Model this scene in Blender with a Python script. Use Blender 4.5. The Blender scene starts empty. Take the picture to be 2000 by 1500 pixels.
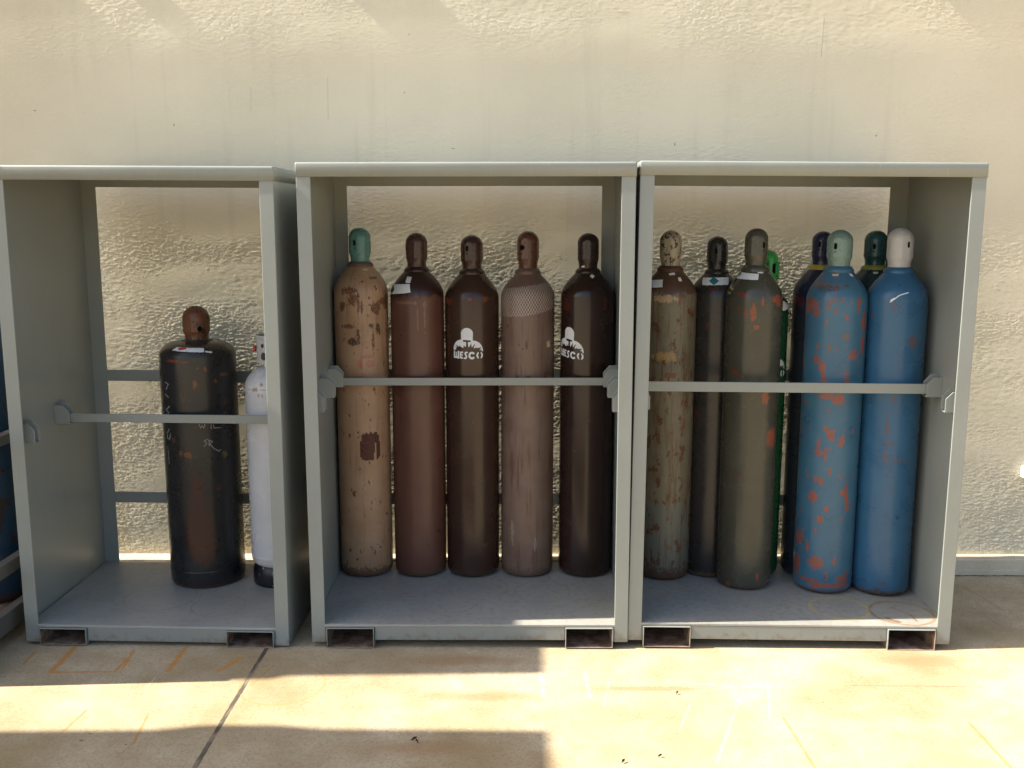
import bpy, bmesh, math, random
import numpy as np
from mathutils import Matrix, Vector

SC = bpy.context.scene
COL = SC.collection
rng = np.random.default_rng(7)
random.seed(7)

# ------------------------------------------------------------------ camera
F_PX = 1894.18
CAM = np.array([0.0, -3.6742, 1.65])
RIGHT = np.array([1.0, 0.0041, 0.0009]); DOWN = np.array([0.0015, -0.1606, -0.987]); FWD = np.array([-0.0039, 0.987, -0.1606])
for v in (RIGHT, DOWN, FWD):
    v /= np.linalg.norm(v)
cd = bpy.data.cameras.new('camera'); co = bpy.data.objects.new('camera', cd); COL.objects.link(co)
cd.sensor_width = 36.0; cd.lens = F_PX / 2000 * 36.0; cd.clip_end = 500; cd.clip_start = 0.05
co.matrix_world = Matrix(((RIGHT[0], -DOWN[0], -FWD[0], CAM[0]), (RIGHT[1], -DOWN[1], -FWD[1], CAM[1]),
                          (RIGHT[2], -DOWN[2], -FWD[2], CAM[2]), (0, 0, 0, 1)))
SC.camera = co

# ------------------------------------------------------------------ light
TOSUN = np.array([-1.0, -0.060, 0.93])
EL = math.atan2(TOSUN[2], math.hypot(TOSUN[0], TOSUN[1]))
w = bpy.data.worlds.new('World'); SC.world = w; w.use_nodes = True
wn = w.node_tree.nodes; wl = w.node_tree.links
bg = wn['Background']; sky = wn.new('ShaderNodeTexSky'); sky.sky_type = 'NISHITA'; sky.sun_disc = False
sky.sun_elevation = EL; sky.sun_rotation = math.atan2(TOSUN[0], TOSUN[1]); sky.altitude = 50; sky.dust_density = 3.0
wl.new(sky.outputs[0], bg.inputs[0]); bg.inputs[1].default_value = 0.115
sl = bpy.data.lights.new('sun', 'SUN'); so = bpy.data.objects.new('sun', sl); COL.objects.link(so)
sl.energy = 5.0; sl.angle = math.radians(0.53); sl.color = (1.0, 0.94, 0.82)
so.rotation_euler = Vector(TOSUN).to_track_quat('Z', 'Y').to_euler(); so.location = (-6, -1, 7)
SC.view_settings.view_transform = 'Standard'; SC.view_settings.look = 'None'; SC.view_settings.gamma = 1
SC.view_settings.exposure = 1.47

# ------------------------------------------------------------------ helpers
ZG = -0.022                    # ground level
WSL = 0.004                   # the wall runs very slightly askew to the cabinets
def wall_y(x): return 0.888 + WSL * x

def tag(o, label=None, cat=None, group=None, kind=None):
    if label: o['label'] = label
    if cat: o['category'] = cat
    if group: o['group'] = group
    if kind: o['kind'] = kind
    return o

def empty(name, loc=(0, 0, 0), rot=(0, 0, 0)):
    o = bpy.data.objects.new(name, None); COL.objects.link(o)
    o.location = loc; o.rotation_euler = rot; o.empty_display_size = 0.1
    return o

def mesh_obj(name, verts, faces, mat, parent=None, smooth=False, uvs=None):
    me = bpy.data.meshes.new(name); me.from_pydata([tuple(v) for v in verts], [], faces)
    if uvs is not None:
        l = me.uv_layers.new(name='uv')
        for p in me.polygons:
            for li, vi in zip(p.loop_indices, p.vertices):
                l.data[li].uv = uvs[vi]
    if smooth:
        me.shade_smooth()
    for m in (mat if isinstance(mat, (list, tuple)) else [mat]):
        me.materials.append(m)
    o = bpy.data.objects.new(name, me); COL.objects.link(o)
    if parent: o.parent = parent
    return o

def bm_box(bm, x0, x1, y0, y1, z0, z1):
    v = [bm.verts.new((x, y, z)) for z in (z0, z1) for y in (y0, y1) for x in (x0, x1)]
    for f in ((0, 2, 3, 1), (4, 5, 7, 6), (0, 1, 5, 4), (2, 6, 7, 3), (0, 4, 6, 2), (1, 3, 7, 5)):
        bm.faces.new([v[i] for i in f])

def bm_prism(bm, pts, y0, y1):
    """pts: outline in x,z, extruded along y"""
    a = [bm.verts.new((x, y0, z)) for x, z in pts]; b = [bm.verts.new((x, y1, z)) for x, z in pts]
    n = len(pts)
    bm.faces.new(a); bm.faces.new(b[::-1])
    for i in range(n):
        bm.faces.new((a[(i + 1) % n], a[i], b[i], b[(i + 1) % n]))

def bm_tube(bm, pts, r, n=8):
    rings = []
    for i, p in enumerate(pts):
        p = Vector(p); d = (Vector(pts[min(i + 1, len(pts) - 1)]) - Vector(pts[max(i - 1, 0)])).normalized()
        a = d.orthogonal().normalized(); b = d.cross(a)
        rings.append([bm.verts.new(p + (a * math.cos(2 * math.pi * k / n) + b * math.sin(2 * math.pi * k / n)) * r) for k in range(n)])
    for q, s in zip(rings, rings[1:]):
        for k in range(n):
            bm.faces.new((q[k], q[(k + 1) % n], s[(k + 1) % n], s[k]))
    bm.faces.new(rings[0][::-1]); bm.faces.new(rings[-1])

def bm_obj(name, bm, mat, parent=None, bevel=0.0, smooth=False):
    bmesh.ops.recalc_face_normals(bm, faces=bm.faces)
    me = bpy.data.meshes.new(name); bm.to_mesh(me); bm.free()
    for m in (mat if isinstance(mat, (list, tuple)) else [mat]):
        me.materials.append(m)
    if smooth: me.shade_smooth()
    o = bpy.data.objects.new(name, me); COL.objects.link(o)
    if parent: o.parent = parent
    if bevel:
        b = o.modifiers.new('bevel', 'BEVEL'); b.width = bevel; b.segments = 2; b.limit_method = 'ANGLE'
    return o

def box(name, x0, x1, y0, y1, z0, z1, mat, parent=None, bevel=0.0015):
    bm = bmesh.new(); bm_box(bm, x0, x1, y0, y1, z0, z1)
    return bm_obj(name, bm, mat, parent, bevel)

# pixel of the photograph -> point in the place
def ray(px, py): return RIGHT * (px - 1000) / F_PX + DOWN * (py - 750) / F_PX + FWD
def at_y(px, py, y):
    q = ray(px, py); return CAM + q * (y - CAM[1]) / q[1]
def at_z(px, py, z):
    q = ray(px, py); return CAM + q * (z - CAM[2]) / q[2]
def at_wall(px, py):
    q = ray(px, py); t = (0.888 + WSL * CAM[0] - CAM[1]) / (q[1] - WSL * q[0]); return CAM + q * t

# ------------------------------------------------------------------ materials
class NT:
    def __init__(s, name, rough=0.5, spec=0.5):
        s.mat = bpy.data.materials.new(name); s.mat.use_nodes = True
        s.t = s.mat.node_tree; s.b = s.t.nodes['Principled BSDF']
        s.b.inputs['Roughness'].default_value = rough; s.b.inputs['Specular IOR Level'].default_value = spec
    def n(s, k, **kw):
        x = s.t.nodes.new(k)
        for a, b in kw.items(): setattr(x, a, b)
        return x
    def put(s, sock, v):
        if isinstance(v, bpy.types.NodeSocket): s.t.links.new(v, sock)
        elif isinstance(v, (int, float)) and sock.type in ('VECTOR', 'RGBA'): sock.default_value = (v,) * len(sock.default_value)
        elif sock.type == 'RGBA' and len(v) == 3: sock.default_value = (*v, 1)
        else: sock.default_value = v
    def m(s, op, a, b=0.0, c=0.0, clamp=False):
        x = s.n('ShaderNodeMath', operation=op, use_clamp=clamp)
        for i, v in enumerate((a, b, c)): s.put(x.inputs[i], v)
        return x.outputs[0]
    def v(s, op, a, b=(0, 0, 0), c=(0, 0, 0)):
        x = s.n('ShaderNodeVectorMath', operation=op)
        s.put(x.inputs[0], a); s.put(x.inputs[1], b)
        if op == 'MULTIPLY_ADD': s.put(x.inputs[2], c)
        return x.outputs['Value'] if op in ('LENGTH', 'DOT_PRODUCT', 'DISTANCE') else x.outputs[0]
    def mix(s, f, a, b):
        x = s.n('ShaderNodeMix', data_type='RGBA')
        s.put(x.inputs[0], f); s.put(x.inputs[6], a); s.put(x.inputs[7], b)
        return x.outputs[2]
    def noise(s, vec, scale=1.0, detail=4.0, rough=0.55):
        x = s.n('ShaderNodeTexNoise'); s.put(x.inputs['Vector'], vec)
        x.inputs['Scale'].default_value = scale; x.inputs['Detail'].default_value = detail; x.inputs['Roughness'].default_value = rough
        return x.outputs['Fac']
    def ss(s, x, a, b):
        k = s.n('ShaderNodeMapRange', interpolation_type='SMOOTHSTEP')
        s.put(k.inputs[0], x); k.inputs[1].default_value = a; k.inputs[2].default_value = b
        return k.outputs[0]
    def lin(s, x, a, b, c=0.0, d=1.0):
        k = s.n('ShaderNodeMapRange'); s.put(k.inputs[0], x)
        for i, q in enumerate((a, b, c, d)): k.inputs[i + 1].default_value = q
        return k.outputs[0]
    def obj(s): return s.n('ShaderNodeTexCoord').outputs['Object']
    def uv(s): return s.n('ShaderNodeUVMap', uv_map='uv').outputs[0]
    def xyz(s, vec):
        x = s.n('ShaderNodeSeparateXYZ'); s.put(x.inputs[0], vec); return x.outputs
    def spots(s, vec, lst):
        """min over ellipses of normalised distance; lst (x,y,rx,ry)"""
        cur = None
        for (x, y, rx, ry) in lst:
            d = s.v('LENGTH', s.v('MULTIPLY_ADD', vec, (1 / rx, 1 / ry, 0), (-x / rx, -y / ry, 0)))
            cur = d if cur is None else s.m('MINIMUM', cur, d)
        return cur
    def segs(s, vec, lst):
        """min distance/width to line segments (x0,y0,x1,y1,w)"""
        cur = None
        for (x0, y0, x1, y1, wd) in lst:
            dx, dy = x1 - x0, y1 - y0; L2 = dx * dx + dy * dy
            p = s.v('SUBTRACT', vec, (x0, y0, 0)); t = s.m('DIVIDE', s.v('DOT_PRODUCT', p, (dx, dy, 0)), L2, clamp=True)
            cmb = s.n('ShaderNodeCombineXYZ'); s.put(cmb.inputs[0], s.m('MULTIPLY', t, dx)); s.put(cmb.inputs[1], s.m('MULTIPLY', t, dy))
            pz = s.v('MULTIPLY', p, (1, 1, 0))
            d = s.m('DIVIDE', s.v('DISTANCE', pz, cmb.outputs[0]), wd)
            cur = d if cur is None else s.m('MINIMUM', cur, d)
        return cur
    def color(s, c): s.put(s.b.inputs['Base Color'], c); return s
    def rough(s, r): s.put(s.b.inputs['Roughness'], r); return s
    def bump(s, h, strength=0.5, dist=0.001):
        k = s.n('ShaderNodeBump'); k.inputs['Strength'].default_value = strength; k.inputs['Distance'].default_value = dist
        s.put(k.inputs['Height'], h); s.put(s.b.inputs['Normal'], k.outputs[0]); return s

def plain(name, col, rough=0.5, spec=0.5, var=0.12, scale=25.0, wear=None):
    t = NT(name, rough, spec); o = t.obj()
    n = t.noise(o, scale, 5); c = t.mix(t.lin(n, 0.3, 0.7), [x * (1 - var) for x in col], [min(1, x * (1 + var)) for x in col])
    if wear:
        wc, th = wear; k = t.ss(t.noise(o, scale * 2.2, 6, 0.62), th, th + 0.05); c = t.mix(k, c, wc)
    return t.color(c).mat

# --- grey enamel of the cabinets
def enamel(name, base, rust=0.0, rough=0.36, feet=0.5):
    t = NT(name, rough, 0.5); o = t.obj()
    n = t.noise(o, 3.0, 5); n2 = t.noise(o, 160.0, 2); sp = t.noise(o, 45.0, 5, 0.6)
    c = t.mix(t.lin(n, 0.3, 0.7), [x * 0.93 for x in base], [x * 1.05 for x in base])
    c = t.mix(t.m('MULTIPLY', t.ss(t.noise(t.v('MULTIPLY', o, (6, 6, 1.2)), 2.0, 6, 0.6), 0.55, 0.75), 0.18), c, (0.20, 0.175, 0.13))
    c = t.mix(t.m('MULTIPLY', t.ss(sp, 0.70 - rust, 0.74 - rust), 0.75), c, (0.16, 0.10, 0.06))
    z = t.xyz(o)[2]; ft = t.m('ADD', z, t.m('MULTIPLY', t.m('SUBTRACT', t.noise(o, 26.0, 6, .7), .5), .22))
    c = t.mix(t.m('MULTIPLY', t.ss(ft, 0.035, -0.02), feet), c, (0.15, 0.085, 0.045))
    scr = t.m('MULTIPLY', t.ss(t.noise(t.v('MULTIPLY', o, (90, 90, 5)), 1.0, 5, .65), 0.66, 0.70), 0.4)
    c = t.mix(scr, c, [x * 1.35 for x in base])
    t.color(c); t.rough(t.lin(n, 0.3, 0.7, rough - 0.05, rough + 0.1))
    return t.bump(t.m('ADD', n2, t.m('MULTIPLY', n, 6.0)), 0.12, 0.001).mat

PAINT = (0.230, 0.248, 0.226)
M_PAINT = enamel('grey_enamel', PAINT)
M_BAR = enamel('bar_enamel', PAINT, feet=0.0)
M_WORN = enamel('worn_grey_enamel', (0.22, 0.235, 0.215), 0.035)
M_FLOORS = []
def floor_mat(name, rings, wear, segl=()):
    t = NT(name, 0.38, 0.5); o = t.obj()
    n = t.noise(o, 5.0, 6); c = t.mix(t.lin(n, 0.3, 0.7), (0.270, 0.266, 0.238), (0.330, 0.322, 0.285))
    f = t.noise(o, 40.0, 6, 0.65)
    c = t.mix(t.m('MULTIPLY', t.ss(f, 0.54 - wear, 0.66 - wear), 0.42), c, (0.26, 0.19, 0.13))
    c = t.mix(t.m('MULTIPLY', t.ss(t.noise(t.v('MULTIPLY', o, (3, 14, 1)), 6.0, 5), 0.55, 0.75), 0.35), c, (0.27, 0.27, 0.27))
    for (x, y, r, wd, colr, k) in rings:
        d = t.v('LENGTH', t.v('MULTIPLY_ADD', o, (1, 1, 0), (-x, -y, 0)))
        e = t.m('ABSOLUTE', t.m('SUBTRACT', t.m('ADD', d, t.m('MULTIPLY', t.m('SUBTRACT', t.noise(o, 30.0, 3), 0.5), 0.008)), r))
        side = t.noise(o, 9.0, 3)
        msk = t.m('MULTIPLY', t.ss(e, wd, wd * 0.35), t.lin(side, 0.35, 0.62, 0.35 * k, k))
        c = t.mix(t.m('MULTIPLY', t.ss(d, r, r * .9), 0.14 * k), c, (0.34, 0.30, 0.24))
        c = t.mix(msk, c, colr)
    if segl:
        d = t.m('ADD', t.segs(o, segl), t.m('MULTIPLY', t.m('SUBTRACT', t.noise(o, 60.0, 4), 0.5), 2.4))
        c = t.mix(t.m('MULTIPLY', t.ss(d, 1.0, 0.5), 0.85), c, (0.20, 0.11, 0.06))
    t.color(c).rough(t.lin(f, 0.3, 0.7, 0.32, 0.5))
    return t.bump(f, 0.15, 0.001).mat
t = NT('rusty_tube_interior', 0.7, 0.3); o_ = t.obj(); n_ = t.noise(o_, 22, 6, 0.65)
t.color(t.mix(t.ss(n_, 0.38, 0.62), (0.13, 0.070, 0.042), (0.25, 0.185, 0.13)))
M_RUSTIN = t.mat
M_HOLESHADE = plain('painted_hole_shade', (0.006, 0.006, 0.006), 0.9, 0.05, 0.0)  # near-black for the painted dark inside cap slots and holes
M_WHITE = plain('white_stencil_paint', (0.62, 0.63, 0.63), 0.6, 0.3, 0.06, 60, ((0.42, 0.42, 0.41), 0.66))
M_CHALK = plain('chalk_scrawl', (0.30, 0.31, 0.30), 0.9, 0.1, 0.2, 200)
M_YELLOW = plain('yellow_paint', (0.50, 0.36, 0.06), 0.6, 0.3)
t = NT('printed_label', 0.45, 0.4); uvn = t.uv(); x_, y_, z_ = t.xyz(uvn)
ln = t.m('MULTIPLY', t.ss(t.m('SINE', t.m('MULTIPLY', y_, 2200.0)), 0.1, 0.6), t.ss(t.noise(t.v('MULTIPLY', uvn, (500, 60, 1)), 1.0, 2), 0.42, 0.52))
t.color(t.mix(t.m('MULTIPLY', ln, 0.45), (0.68, 0.70, 0.69), (0.22, 0.23, 0.23))); M_LABEL = t.mat
M_TEAL = plain('teal_print', (0.012, 0.13, 0.17), 0.45)
M_GREENP = plain('green_print', (0.01, 0.10, 0.05), 0.45)
M_REDP = plain('red_print', (0.48, 0.03, 0.05), 0.45)
M_OFFWHITE = plain('plain_sticker', (0.62, 0.62, 0.58), 0.5, 0.4, 0.1)
M_BUFF = plain('yellowed_sticker', (0.45, 0.36, 0.20), 0.5, 0.4, 0.2)
M_MAROON = plain('maroon_brush_paint', (0.062, 0.016, 0.010), 0.5, 0.3, 0.2)
M_NET = plain('off_white_plastic_net', (0.60, 0.52, 0.45), 0.5, 0.4, 0.1)
M_REDPL = plain('red_plastic', (0.40, 0.02, 0.015), 0.4)

# ------------------------------------------------------------------ wall with real relief
def band_noise(nz, nx, lz, lx, seed):
    r = np.random.default_rng(seed).standard_normal((nz, nx)); f = np.fft.rfft2(r)
    kz = np.fft.fftfreq(nz)[:, None]; kx = np.fft.rfftfreq(nx)[None, :]
    k2 = (kz * lz) ** 2 + (kx * lx) ** 2
    g = np.exp(-k2 * 10.0) * k2 ** 0.35
    h = np.fft.irfft2(f * g, s=(nz, nx)); return h / h.std()

def build_wall():
    st = 0.004
    xs = np.arange(-2.9, 3.0, st); zs = np.arange(0.03, 2.95, st)
    nx, nz = len(xs), len(zs)
    h = np.zeros((nz, nx))
    h += 0.00035 * band_noise(nz, nx, 16, 30, 1)
    patchy = np.clip(band_noise(nz, nx, 30, 50, 12) * 0.5 + 0.75, 0.1, 1.6)
    h += 0.00010 * band_noise(nz, nx, 2.0, 3.5, 2) * patchy
    rough = np.clip(band_noise(nz, nx, 26, 60, 5) * 0.62 + 0.80, 0.10, 1.9) * np.interp(zs, [1.5, 1.9], [1.0, 0.62])[:, None]
    h += 0.00026 * band_noise(nz, nx, 0.5, 3.6, 3) * rough
    h += 0.00016 * band_noise(nz, nx, 0.4, 0.6, 4) * rough
    h += 0.00015 * band_noise(nz, nx, 0.3, 1.3, 8) * rough
    for sd, lz_, lx_, am in ((20, 0.6, 6.5, .00046), (21, 1.1, 6.0, .00030), (22, 0.45, 3.0, .00040)):
        q = band_noise(nz, nx, lz_, lx_, sd); h += am * np.clip(1 - np.abs(q - .4) * 2.4, 0, 1) * rough
    # trowel ridges: thresholded wavy horizontal lines
    rg = band_noise(nz, nx, 1.6, 22, 6); h += 0.0006 * np.clip(1 - np.abs(rg) * 8, 0, 1) * np.clip(band_noise(nz, nx, 10, 16, 7) - .2, 0, 1.3)
    far = 26.0
    X = np.concatenate([[-far, -8], xs, [8, far]]); Z = np.concatenate([[ZG - 0.2], zs, [4.2, 6.5]])
    H = np.zeros((len(Z), len(X))); H[1:1 + nz, 2:2 + nx] = h
    GX, GZ = np.meshgrid(X, Z)
    co_ = np.stack([GX, 0.888 + WSL * GX - H, GZ], -1).reshape(-1, 3).astype(np.float32)
    W_, Hh = len(X), len(Z)
    i = (np.arange(Hh - 1)[:, None] * W_ + np.arange(W_ - 1)[None, :]).ravel()
    q = np.stack([i, i + 1, i + W_ + 1, i + W_], -1).astype(np.int32)
    me = bpy.data.meshes.new('concrete_wall')
    me.vertices.add(len(co_)); me.vertices.foreach_set('co', co_.ravel())
    me.loops.add(q.size); me.loops.foreach_set('vertex_index', q.ravel())
    me.polygons.add(len(q)); me.polygons.foreach_set('loop_start', np.arange(0, q.size, 4, dtype=np.int32))
    me.update(calc_edges=True); me.validate(); me.shade_smooth()
    t = NT('painted_rough_concrete', 0.92, 0.08); o = t.obj()
    n = t.noise(o, 1.1, 5); n2 = t.noise(t.v('MULTIPLY', o, (14, 1, 0.7)), 1.0, 6, 0.6); n3 = t.noise(o, 70.0, 4)
    c = t.mix(t.lin(n, 0.3, 0.7), (0.565, 0.515, 0.385), (0.66, 0.605, 0.46))
    c = t.mix(t.m('MULTIPLY', t.ss(n2, 0.53, 0.72), 0.20), c, (0.42, 0.385, 0.29))
    c = t.mix(t.m('MULTIPLY', t.ss(n3, 0.55, 0.8), 0.12), c, (0.40, 0.37, 0.30))
    gr = t.noise(t.v('MULTIPLY', o, (1, 1, 2.0)), 210.0, 3, .7)
    c = t.mix(t.m('MULTIPLY', t.ss(gr, 0.52, 0.70), 0.22), c, (0.34, 0.30, 0.22))
    xz = t.n('ShaderNodeCombineXYZ'); X3 = t.xyz(o); t.put(xz.inputs[0], X3[0]); t.put(xz.inputs[1], X3[2])
    wob = t.m('MULTIPLY', t.m('SUBTRACT', t.noise(o, 9.0, 4), 0.5), 0.5)
    P = lambda px, py: (at_wall(px, py)[0], at_wall(px, py)[2])
    cr = [(*P(1912, 1020), *P(1913, 1078), 0.003), (*P(640, 150), *P(641, 232), 0.0022), (*P(490, 170), *P(490, 216), 0.002), (*P(1610, 35), *P(1604, 110), 0.004)]
    d = t.m('ADD', t.segs(xz.outputs[0], cr), wob); c = t.mix(t.m('MULTIPLY', t.ss(d, 1.0, 0.3), 0.35), c, (0.22, 0.19, 0.15))
    sp = [(*P(1711.5, 265), 0.0055, 0.0055), (*P(1318, 282), 0.004, 0.010), (*P(68, 216), 0.008, 0.004), (*P(340, 244), 0.004, 0.008), (*P(799, 67), 0.003, 0.005), (*P(790, 181), 0.004, 0.004), (*P(885, 290), 0.01, 0.003)]
    d = t.spots(xz.outputs[0], sp); c = t.mix(t.m('MULTIPLY', t.ss(d, 1.1, 0.6), 0.5), c, (0.10, 0.085, 0.07))
    # rust-tinted soiling along the foot of the wall
    c = t.mix(t.m('MULTIPLY', t.ss(t.m('ADD', X3[2], t.m('MULTIPLY', n3, 0.12)), 0.17, 0.09), 0.35), c, (0.50, 0.37, 0.20))
    t.color(c).bump(t.m('ADD', t.noise(t.v('MULTIPLY', o, (1, 1, 2.4)), 130.0, 5, .7), t.m('MULTIPLY', t.noise(o, 300.0, 3), .5)), 0.45, 0.0018)
    me.materials.append(t.mat)
    o = bpy.data.objects.new('concrete_wall', me); COL.objects.link(o)
    return tag(o, 'beige painted concrete wall with rough horizontal texture behind the steel cabinets', 'wall')
wall = build_wall()

t = NT('plinth_concrete', 0.8, 0.2); o_ = t.obj(); n_ = t.noise(o_, 6, 6); n2_ = t.noise(o_, 60, 5)
c_ = t.mix(t.lin(n_, 0.3, 0.7), (0.50, 0.425, 0.31), (0.60, 0.52, 0.39)); c_ = t.mix(t.m('MULTIPLY', t.ss(n2_, 0.56, 0.72), 0.4), c_, (0.30, 0.25, 0.18))
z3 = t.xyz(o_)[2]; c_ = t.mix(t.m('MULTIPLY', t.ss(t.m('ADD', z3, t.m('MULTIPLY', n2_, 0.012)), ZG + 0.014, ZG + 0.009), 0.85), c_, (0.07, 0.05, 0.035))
t.color(c_).bump(n2_, 0.4, 0.002); M_PLINTH = t.mat
bm = bmesh.new()
PX = [-14 + 0.0] + list(np.arange(-3, 3.2, 0.1)) + [14]
prev = None
for x in PX:
    wy = wall_y(x); jit = random.uniform(-0.002, 0.002)
    ring = [bm.verts.new((x, wy - 0.072 + jit, ZG - 0.05)), bm.verts.new((x, wy - 0.072 + jit, ZG + 0.028)), bm.verts.new((x, wy - 0.066 + jit, ZG + 0.030)), bm.verts.new((x, wy - 0.066 + jit, ZG + 0.077)),
            bm.verts.new((x, wy - 0.060 + jit, ZG + 0.083)), bm.verts.new((x, wy + 0.02, ZG + 0.086))]
    if prev:
        for a in range(5): bm.faces.new((prev[a], ring[a], ring[a + 1], prev[a + 1]))
    prev = ring
bm_obj('plinth', bm, M_PLINTH, wall)

# ------------------------------------------------------------------ ground
def build_ground():
    g = mesh_obj('pavement', [(-40, -60, ZG), (40, -60, ZG), (40, 1.6, ZG), (-40, 1.6, ZG)], [(0, 1, 2, 3)], None)
    tag(g, kind='structure')
    t = NT('stained_concrete', 0.85, 0.2); o = t.obj()
    G = lambda px, py: tuple(at_z(px, py, ZG)[:2])
    n = t.noise(o, 1.5, 7, 0.62); n2 = t.noise(o, 7.0, 6, 0.6); f = t.noise(o, 120.0, 5, 0.6); st = t.noise(t.v('MULTIPLY', o, (5, 60, 1)), 1.0, 4)
    c = t.mix(t.lin(n, 0.36, 0.62), (0.33, 0.245, 0.128), (0.50, 0.412, 0.280))
    c = t.mix(t.m('MULTIPLY', t.ss(n2, 0.42, 0.70), 0.34), c, (0.30, 0.205, 0.11))
    c = t.mix(t.m('MULTIPLY', t.ss(st, 0.45, 0.7), 0.16), c, (0.30, 0.24, 0.17))
    c = t.mix(t.m('MULTIPLY', t.ss(f, 0.45, 0.68), 0.5), c, (0.22, 0.165, 0.105))
    c = t.mix(t.m('MULTIPLY', t.ss(t.noise(o, 260.0, 2), 0.66, 0.72), 0.5), c, (0.10, 0.08, 0.06))
    # reddish rust bloom in front of the cabinets
    ru = [(*G(1790, 1290), 0.22, 0.07), (*G(900, 1290), 0.35, 0.06), (*G(940, 1360), 0.30, 0.05), (*G(1250, 1345), 0.35, 0.03), (*G(820, 1460), 0.3, 0.06)]
    d = t.m('ADD', t.spots(o, ru), t.m('MULTIPLY', t.m('SUBTRACT', n2, 0.5), 1.6)); c = t.mix(t.m('MULTIPLY', t.ss(d, 1.1, 0.2), 0.6), c, (0.31, 0.18, 0.085))
    nz = t.m('SUBTRACT', t.noise(o, 35.0, 5, 0.65), 0.5)
    org = [(*G(146, 1264), *G(100, 1312), 0.016), (*G(100, 1313), *G(225, 1312), 0.007), (*G(225, 1312), *G(250, 1285), 0.010), (*G(262, 1270), *G(240, 1306), 0.006), (*G(362, 1266), *G(328, 1311), 0.014), (*G(470, 1285), *G(425, 1312), 0.013), (*G(70, 1272), *G(46, 1296), 0.009)]
    d = t.m('ADD', t.segs(o, org), t.m('MULTIPLY', nz, 2.2)); c = t.mix(t.m('MULTIPLY', t.ss(d, 1.2, 0.3), 0.85), c, (0.46, 0.20, 0.045))
    yl = [(*G(168, 1388), *G(122, 1430), 0.006), (*G(288, 1398), *G(262, 1450), 0.006), (*G(262, 1450), *G(228, 1478), 0.004), (*G(1530, 1402), *G(1592, 1500), 0.006), (*G(1893, 1412), *G(1975, 1500), 0.008), (*G(545, 1290), *G(490, 1340), 0.004)]
    d = t.m('ADD', t.segs(o, yl), t.m('MULTIPLY', nz, 2.0)); c = t.mix(t.m('MULTIPLY', t.ss(d, 1.2, 0.3), 0.7), c, (0.36, 0.20, 0.055))
    # faint ring left by a cylinder
    rx, ry = at_z(552, 1337, ZG)[:2]
    dr = t.m('ABSOLUTE', t.m('SUBTRACT', t.v('LENGTH', t.v('MULTIPLY_ADD', o, (1, 1, 0), (-rx, -ry, 0))), 0.155)); c = t.mix(t.m('MULTIPLY', t.ss(t.m('ADD', dr, t.m('MULTIPLY', nz, 0.006)), 0.007, 0.002), 0.55), c, (0.38, 0.24, 0.08))
    # chalk scribbles, mostly on the sunny side
    ch = [(*G(1445, 1362), *G(1400, 1490), 0.006), (*G(1300, 1328), *G(1430, 1342), 0.005), (*G(1430, 1342), *G(1505, 1340), 0.006), (*G(1405, 1310), *G(1462, 1328), 0.004), (*G(1500, 1345), *G(1504, 1400), 0.004), (*G(1350, 1372), *G(1325, 1430), 0.004), (*G(1055, 1310), *G(1062, 1360), 0.011), (*G(1142, 1310), *G(1152, 1362), 0.009), (*G(1365, 1350), *G(1430, 1342), 0.004), (*G(1190, 1330), *G(1180, 1385), 0.003), (*G(310, 1315), *G(285, 1345), 0.003), (*G(915, 1275), *G(930, 1271), 0.004)]
    d = t.m('ADD', t.segs(o, ch), t.m('MULTIPLY', nz, 5.0)); c = t.mix(t.m('MULTIPLY', t.ss(d, 1.1, 0.0), 0.35), c, (0.74, 0.66, 0.50))
    sc = t.ss(t.noise(t.v('MULTIPLY', o, (22, 40, 1)), 1.0, 6, 0.7), 0.62, 0.70); zone = t.spots(o, [(*G(880, 1440), 0.35, 0.12), (*G(1600, 1420), 0.5, 0.14), (*G(470, 1440), 0.3, 0.1)])
    c = t.mix(t.m('MULTIPLY', t.m('MULTIPLY', sc, t.ss(zone, 1.2, 0.3)), 0.5), c, (0.78, 0.74, 0.66))
    # sawn control joints
    ax, ay = G(520, 1268); bx, by = G(380, 1500)
    xm = t.xyz(o)[0]
    k = (bx - ax) / (by - ay)
    joint = t.m('ABSOLUTE', t.m('ADD', t.m('SUBTRACT', t.m('SUBTRACT', xm, ax), t.m('MULTIPLY', t.m('SUBTRACT', t.xyz(o)[1], ay), k)), t.m('MULTIPLY', nz, 0.008)))
    jm = t.ss(joint, 0.0105, 0.006); jc = t.mix(t.ss(t.noise(t.v('MULTIPLY', o, (60, 6, 1)), 1.0, 5), 0.45, 0.62), (0.06, 0.05, 0.042), (0.24, 0.18, 0.13))
    c = t.mix(t.m('MULTIPLY', jm, 0.9), c, jc)
    fine = [(*G(1884, 1148), *G(1960, 1192), 0.003), (*G(1664, 1339), *G(1885, 1341), 0.0035), (*G(1700, 1339), *G(1830, 1340), 0.003), (*G(1880, 1176), *G(1960, 1225), 0.002)]
    d = t.m('ADD', t.segs(o, fine), t.m('MULTIPLY', nz, 3.0)); c = t.mix(t.m('MULTIPLY', t.ss(d, 1.1, 0.3), 0.5), c, (0.16, 0.10, 0.06))
    dk = [(*G(x, y), r, r * 0.8) for x, y, r in ((133, 1404, .006), (145, 1434, .005), (246, 1454, .006), (821, 1293, .007), (159, 1446, .012), (175, 1433, .010), (920, 1385, .005), (637, 1378, .005), (1284, 1302, .006), (1245, 1325, .004), (1709, 1393, .004), (1915, 1341, .006), (1607, 1372, .006))]
    d = t.m('ADD', t.m('MULTIPLY', t.spots(o, dk), 1.35), t.m('MULTIPLY', nz, 1.5)); c = t.mix(t.m('MULTIPLY', t.ss(d, 1.1, 0.4), .65), c, (0.06, 0.045, 0.03))
    t.color(c)
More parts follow.
